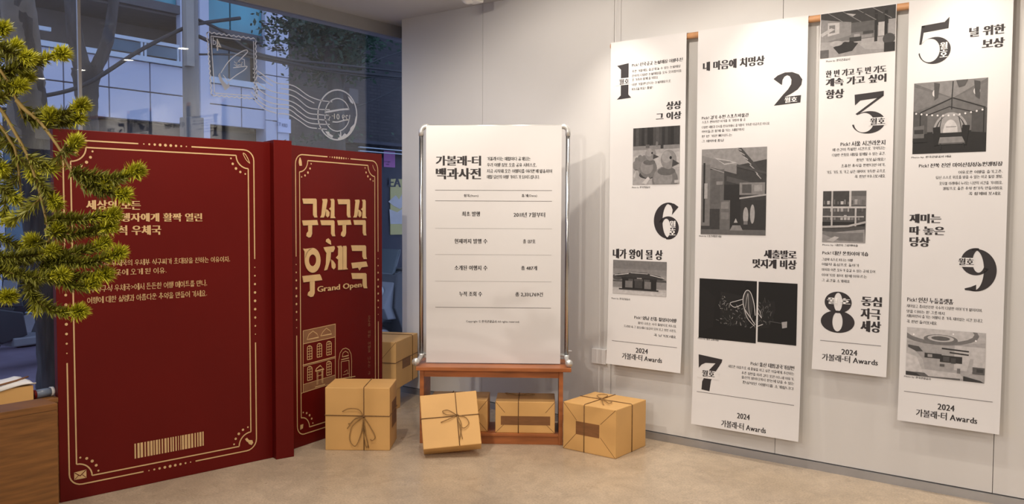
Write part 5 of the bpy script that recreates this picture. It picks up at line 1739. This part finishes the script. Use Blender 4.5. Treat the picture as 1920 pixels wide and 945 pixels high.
# dark brick building
brk = thing('brick_building', (XF, 14, GZ), 'dark brick building behind the leafy street tree', 'building')
obj('brick_wall', MB().box(XF - 3, XF - .05, uE, 30, GZ, 12), brick_mat(), brk)
M_NAVY = mat('navy_shutter', (.022, .024, .04), .6)
ub0 = PX.uv(700, 300)[0]
for (xa, xb, ya, yb, nm) in ((655, 672, 165, 192, 'dark_window'), (560, 575, 60, 90, 'dark_window')):
    r = PX.rect(xa, xb, ya, yb)
    obj(nm, MB().pbox(PX, *r, -.05, .0), M_FACD, brk)
r = PX.rect(640, 780, 262, 268)
obj('awning_band', MB().pbox(PX, r[0], r[1] + 6, r[2], r[3], -.05, .35), M_NAVY, brk)
r = PX.rect(640, 780, 290, 480)
obj('shutter', MB().pbox(PX, uE + .1, r[1] + 6, GZ, r[3], -.05, .05), M_NAVY, brk)
for y in (276, 283):
    r = PX.rect(655, 800, y, y + 1.6)
    obj('awning_bar', MB().pbox(PX, r[0], r[1] + 5, r[2], r[3], .3, .36), M_RAIL, brk)
r = PX.rect(716, 737, 283, 313)
po = thing('wall_notice', PX.pt((r[0] + r[1]) / 2, r[2], .06), 'pink paper notice on the dark shutter across the street', 'notice')
obj('notice_sheet', MB().pbox(PX, *r, .06, .07), mat('pink_paper', (.42, .13, .36), .6), po)
mb = MB()
Pn = Plane((XF + .072, 0, 0), (0, 1, 0))
for y, a_, b_ in ((303, 720, 733), (308, 723, 730)):
    text_px(mb, Pn, '안내문', a_, b_, y - 1.5, y + 1.5, fine=True)
obj('notice_print', mb, M_NAVY, po)
r = PX.rect(728, 775, 335, 440)
sw = thing('shop_poster', PX.pt((r[0] + r[1]) / 2, r[2], .06), 'yellow and white shop window poster lettered EA across the street', 'poster')
obj('poster_ground', MB().pbox(PX, *r, .06, .08), mat('poster_yellow', (.50, .44, .16), .5), sw)
mb = MB()
Pn = Plane((XF + .082, 0, 0), (0, 1, 0))
text_px(mb, Pn, 'EA', 729, 752, 333, 350, bold=.05)
obj('poster_letters', mb, M_NAVY, sw)
mb = MB()
for P in (((728, 378), (742, 366), (748, 374), (756, 360), (760, 382), (750, 392), (738, 386)), ((730, 392), (745, 398), (756, 390), (758, 420), (732, 420))):
    mb.poly(Pn, [Pn.uv(*p) for p in P], .002)
obj('poster_burst', mb, M_KERB, sw)


# trees, pole, wires
def px_plane(x):
    return Plane((x, 0, 0), (0, 1, 0))


rt = random.Random(4)


def trunk_mesh(pl, pts, n=16):
    """pts: (px, py, width px); irregular bark outline"""
    P, rs = [], []
    sp = spline([(a, b, c) for a, b, c in pts], 6)
    for a, b, c in sp:
        u, v = pl.uv(a, b)
        u2 = pl.uv(a + c, b)[0]
        P.append(pl.pt(u, v))
        rs.append((u2 - u) / 2)
    mb = MB()
    vs, fs = [], []
    for i, (p, r) in enumerate(zip(P, rs)):
        for k in range(n):
            a = 2 * math.pi * k / n
            rr = r * (1 + .10 * math.sin(3 * a + i * .35) + rt.uniform(-.07, .07))
            vs.append(p + Vector((rr * math.cos(a), rr * math.sin(a), 0)))
    for i in range(len(P) - 1):
        for k in range(n):
            fs.append((i * n + k, i * n + (k + 1) % n, (i + 1) * n + (k + 1) % n, (i + 1) * n + k))
    mb.add(vs, fs)
    return mb


pt_ = px_plane(-6.1)
base = pt_.pt(pt_.uv(108, 800)[0], GZ)
tr = thing('street_tree', base, 'thick leaning street tree trunk close outside the window', 'tree', 'street trees')
gy = [y for y in range(600, 1100, 5) if pt_.uv(108, y)[1] < GZ][0]
obj('trunk', trunk_mesh(pt_, [(112, gy, 78), (104, 760, 62), (96, 640, 54), (84, 480, 54), (66, 330, 58), (52, 200, 60), (42, 100, 58), (34, 0, 56), (20, -160, 56), (10, -300, 50)]), M_BARK, tr, smooth=True)
obj('trunk_reflection', trunk_mesh(pt_, [(58.5, 262, 64), (52, 200, 65), (42, 100, 63), (34, 0, 61), (20, -160, 61)]), mat('painted_reflection', (.17, .15, .125), .9, var=.15, scale=14), tr, smooth=True)  # paler shell paints the window glass reflection onto the upper trunk
pq = px_plane(-9.5)
base = pq.pt(pq.uv(165, 500)[0], GZ)
tr = thing('street_tree', base, 'forked street tree trunk on the far pavement beside the balcony', 'tree', 'street trees')
gy = [y for y in range(500, 1100, 5) if pq.uv(168, y)[1] < GZ][0]
obj('trunk', trunk_mesh(pq, [(170, gy, 44), (167, 400, 38), (164, 260, 36), (163, 180, 38), (166, 130, 54)]), M_BARK, tr, smooth=True)
obj('limb', trunk_mesh(pq, [(160, 140, 34), (148, 100, 30), (136, 40, 26), (128, -80, 22)]), M_BARK, tr, smooth=True)
obj('limb', trunk_mesh(pq, [(172, 140, 30), (190, 108, 24), (206, 50, 20), (220, -60, 16)]), M_BARK, tr, smooth=True)

pr = px_plane(-11.5)
base = pr.pt(pr.uv(620, 560)[0], GZ)
tr = thing('leafy_tree', base, 'dark leafy street tree in front of the brick building', 'tree', 'street trees')
gy = [y for y in range(450, 900, 5) if pr.uv(630, y)[1] < GZ][0]
obj('trunk', trunk_mesh(pr, [(640, gy, 28), (634, 300, 24), (628, 180, 22), (618, 100, 20), (606, 30, 18), (600, -60, 14)], 10), M_BARK, tr, smooth=True)
obj('limb', trunk_mesh(pr, [(630, 200, 12), (646, 130, 11), (660, 60, 10), (672, -20, 8)], 8), M_BARK, tr, smooth=True)
mb = MB()
blobs = [(570, 50, 34), (600, 30, 36), (585, 80, 22), (640, 45, 34), (680, 62, 22), (640, 100, 30), (650, 130, 26), (620, 115, 22), (660, 75, 26), (640, 148, 10), (555, 40, 14), (610, 140, 10), (600, -20, 60), (660, -10, 55), (612, 255, 8), (598, 262, 6)]
for bx, by, br_ in blobs:
    for _ in range(int(br_ * br_ * .42) + 12):
        a, rr = rt.uniform(0, 6.28), br_ * math.sqrt(rt.random())
        u, v = pr.uv(bx + rr * math.cos(a), by + rr * math.sin(a))
        c = pr.pt(u, v, rt.gauss(0, .5))
        d = Vector((rt.gauss(0, 1), rt.gauss(0, 1), rt.gauss(0, .6))).normalized()
        e = d.orthogonal().normalized()
        s_ = rt.uniform(.035, .07)
        mb.add([c, c + d * s_ + e * s_ * .45, c + d * s_ * 2, c + d * s_ - e * s_ * .45], [(0, 1, 2, 3)])
lf = obj('foliage', mb, M_LEAF, tr)
lf['kind'] = 'stuff'

pu = px_plane(-8.4)
u_, v_ = pu.uv(359, 230)
pole = thing('utility_pole', pu.pt(u_, GZ), 'grey utility pole standing before the pale building', 'utility pole')
obj('shaft', MB().tube([pu.pt(u_, GZ), pu.pt(u_, 3.0), pu.pt(u_ - .005, 8)], [.095, .085, .07], 14), M_POLE, pole, smooth=True)
r = pu.rect(345, 352, 0, 125)
obj('conduit_cover', MB().pbox(pu, r[0] - .03, r[0] + .06, r[2], r[3] + 1.2, .03, .1), mat('pole_cover', (.30, .28, .24), .7), pole)
r = pu.rect(346, 374, 219, 252)
obj('meter_box', MB().pbox(pu, r[0], r[1], r[2] - .2, r[3], -.1, .09), M_POLE, pole, bevel=.01)


def cable(pts, pl, r, label):
    P = [pl.pt(*pl.uv(*p)) for p in pts]
    o = obj('overhead_cable', MB().tube([tuple(p) for p in spline([tuple(p) for p in P], 6)], r, 6), M_WIRE, origin=P[0], smooth=True)
    tag(o, label, 'cable', 'overhead cables')


cable([(-60, 200), (70, 182), (160, 158), (260, 96), (340, 55), (375, 44), (450, 34)], pu, .022, 'thick black cable sagging up to the utility pole from the left')
cable([(372, 37), (420, 60), (470, 95), (540, 112), (640, 122), (800, 140)], pu, .016, 'upper black cable running from the pole past the brick building')
cable([(372, 68), (430, 92), (500, 108), (600, 128), (800, 150)], pu, .022, 'thick lower cable running from the pole past the brick building')
cable([(372, 102), (450, 104), (560, 124), (660, 140), (800, 152)], pu, .012, 'thin lowest cable leaving the pole to the right')
cable([(670, 200), (710, 184), (753, 162), (800, 140)], pu, .010, 'short rising cable beside the round postmark')
cable([(690, 120), (720, 108), (753, 97), (800, 80)], pu, .010, 'short rising cable near the window corner')


def scooter(O, ang, label, sc=1.0):
    a = math.radians(ang)
    f = Frame(O, (math.cos(a) * sc, math.sin(a) * sc, 0), (-math.sin(a) * sc, math.cos(a) * sc, 0), (0, 0, sc))
    t = thing('scooter', O, label, 'scooter', 'parked scooters')
    for x in (-.62, .62):
        wpt = [f.p(x + .22 * math.cos(b), 0, .25 + .22 * math.sin(b)) for b in [2 * math.pi * k / 24 for k in range(25)]]
        wl = obj('wheel', MB().tube(wpt, .055 * sc, 8), M_TYRE, t, smooth=True)
        obj('hub', MB().lathe(f.p(x, -.05, .25), [(.14 * sc, 0), (.15 * sc, .05 * sc), (.14 * sc, .1 * sc)], 16, f.y), M_GREYMETAL, wl)
    pb = Plane(f.p(0, -.13, 0), f.x)

    def body(name, prof, y0, y1, m):
        k = len(prof)
        vs = [f.p(x, y0, z) for x, z in prof] + [f.p(x, y1, z) for x, z in prof]
        fs = [tuple(range(k)), tuple(range(k, 2 * k))] + [(i, (i + 1) % k, k + (i + 1) % k, k + i) for i in range(k)]
        return obj(name, MB().add(vs, fs), m, t, bevel=.015 * sc)
    body('rear_body', [(-.85, .52), (-.80, .66), (-.40, .68), (.02, .58), (.06, .34), (-.2, .28), (-.48, .46)], -.15, .15, M_SCOOT)
    body('seat', [(-.82, .67), (-.74, .78), (-.42, .77), (-.22, .72), (.02, .72), (.04, .62), (-.4, .68)], -.13, .13, M_SCOOT)
    body('footboard', [(-.1, .24), (.36, .24), (.40, .32), (-.1, .33)], -.17, .17, M_SCOOT2)
    body('front_shield', [(.30, .30), (.44, .28), (.60, .62), (.56, .98), (.46, 1.0), (.44, .62)], -.20, .20, M_SCOOT)
    body('side_fairing', [(.40, .50), (.66, .50), (.72, .62), (.56, .90), (.46, .86)], -.165, .165, M_SCOOT2)
    body('front_mudguard', [(.40, .44), (.52, .54), (.74, .53), (.86, .42), (.84, .40), (.62, .47)], -.08, .08, M_SCOOT)
    body('windscreen', [(.54, .96), (.58, .96), (.48, 1.22), (.45, 1.22)], -.15, .15, mat('smoked_screen', (.05, .07, .08), .15, spec=.6))
    obj('handlebar', MB().tube([f.p(.38, -.36, 1.03), f.p(.46, -.2, 1.02), f.p(.5, 0, .98), f.p(.46, .2, 1.02), f.p(.38, .36, 1.03)], .018 * sc, 8), M_SCOOT, t, smooth=True)
    for s_ in (-1, 1):
        obj('mirror', MB().lathe(f.p(.44, .28 * s_, 1.22), [(.02, 0), (.06, .01), (.06, .03), (.02, .035)], 14, f.x), M_SCOOT2, t)
        obj('mirror_arm', MB().tube([f.p(.45, .24 * s_, 1.03), f.p(.45, .28 * s_, 1.22)], .008 * sc, 6), M_SCOOT, t)
    obj('headlight', MB().lathe(f.p(.62, 0, .78), [(.07, 0), (.08, .03), (.05, .06)], 16, f.x), mat('lamp_glass', (.55, .62, .66), .15), t, smooth=True)
    obj('stand_leg', MB().tube([f.p(-.05, .1, .3), f.p(-.12, .22, .0)], .012 * sc, 6), M_SCOOT, t)
    return t


ps = px_plane(-7.0)
ps = px_plane(-6.4)
scooter(ps.pt(ps.uv(738, 500)[0] + .42, GZ), -90, 'black and silver scooter parked outside between the red book and the white wall')
ps = px_plane(-9.2)
scooter(ps.pt(ps.uv(22, 500)[0], GZ), 100, 'dark scooter parked outside behind the conifer branches')
ps = px_plane(-10.5)
scooter(ps.pt(ps.uv(-60, 500)[0], GZ), 95, 'dark scooter parked farthest left outside the window')

bpy.data.objects.remove(_TO)
bpy.data.curves.remove(_TC)
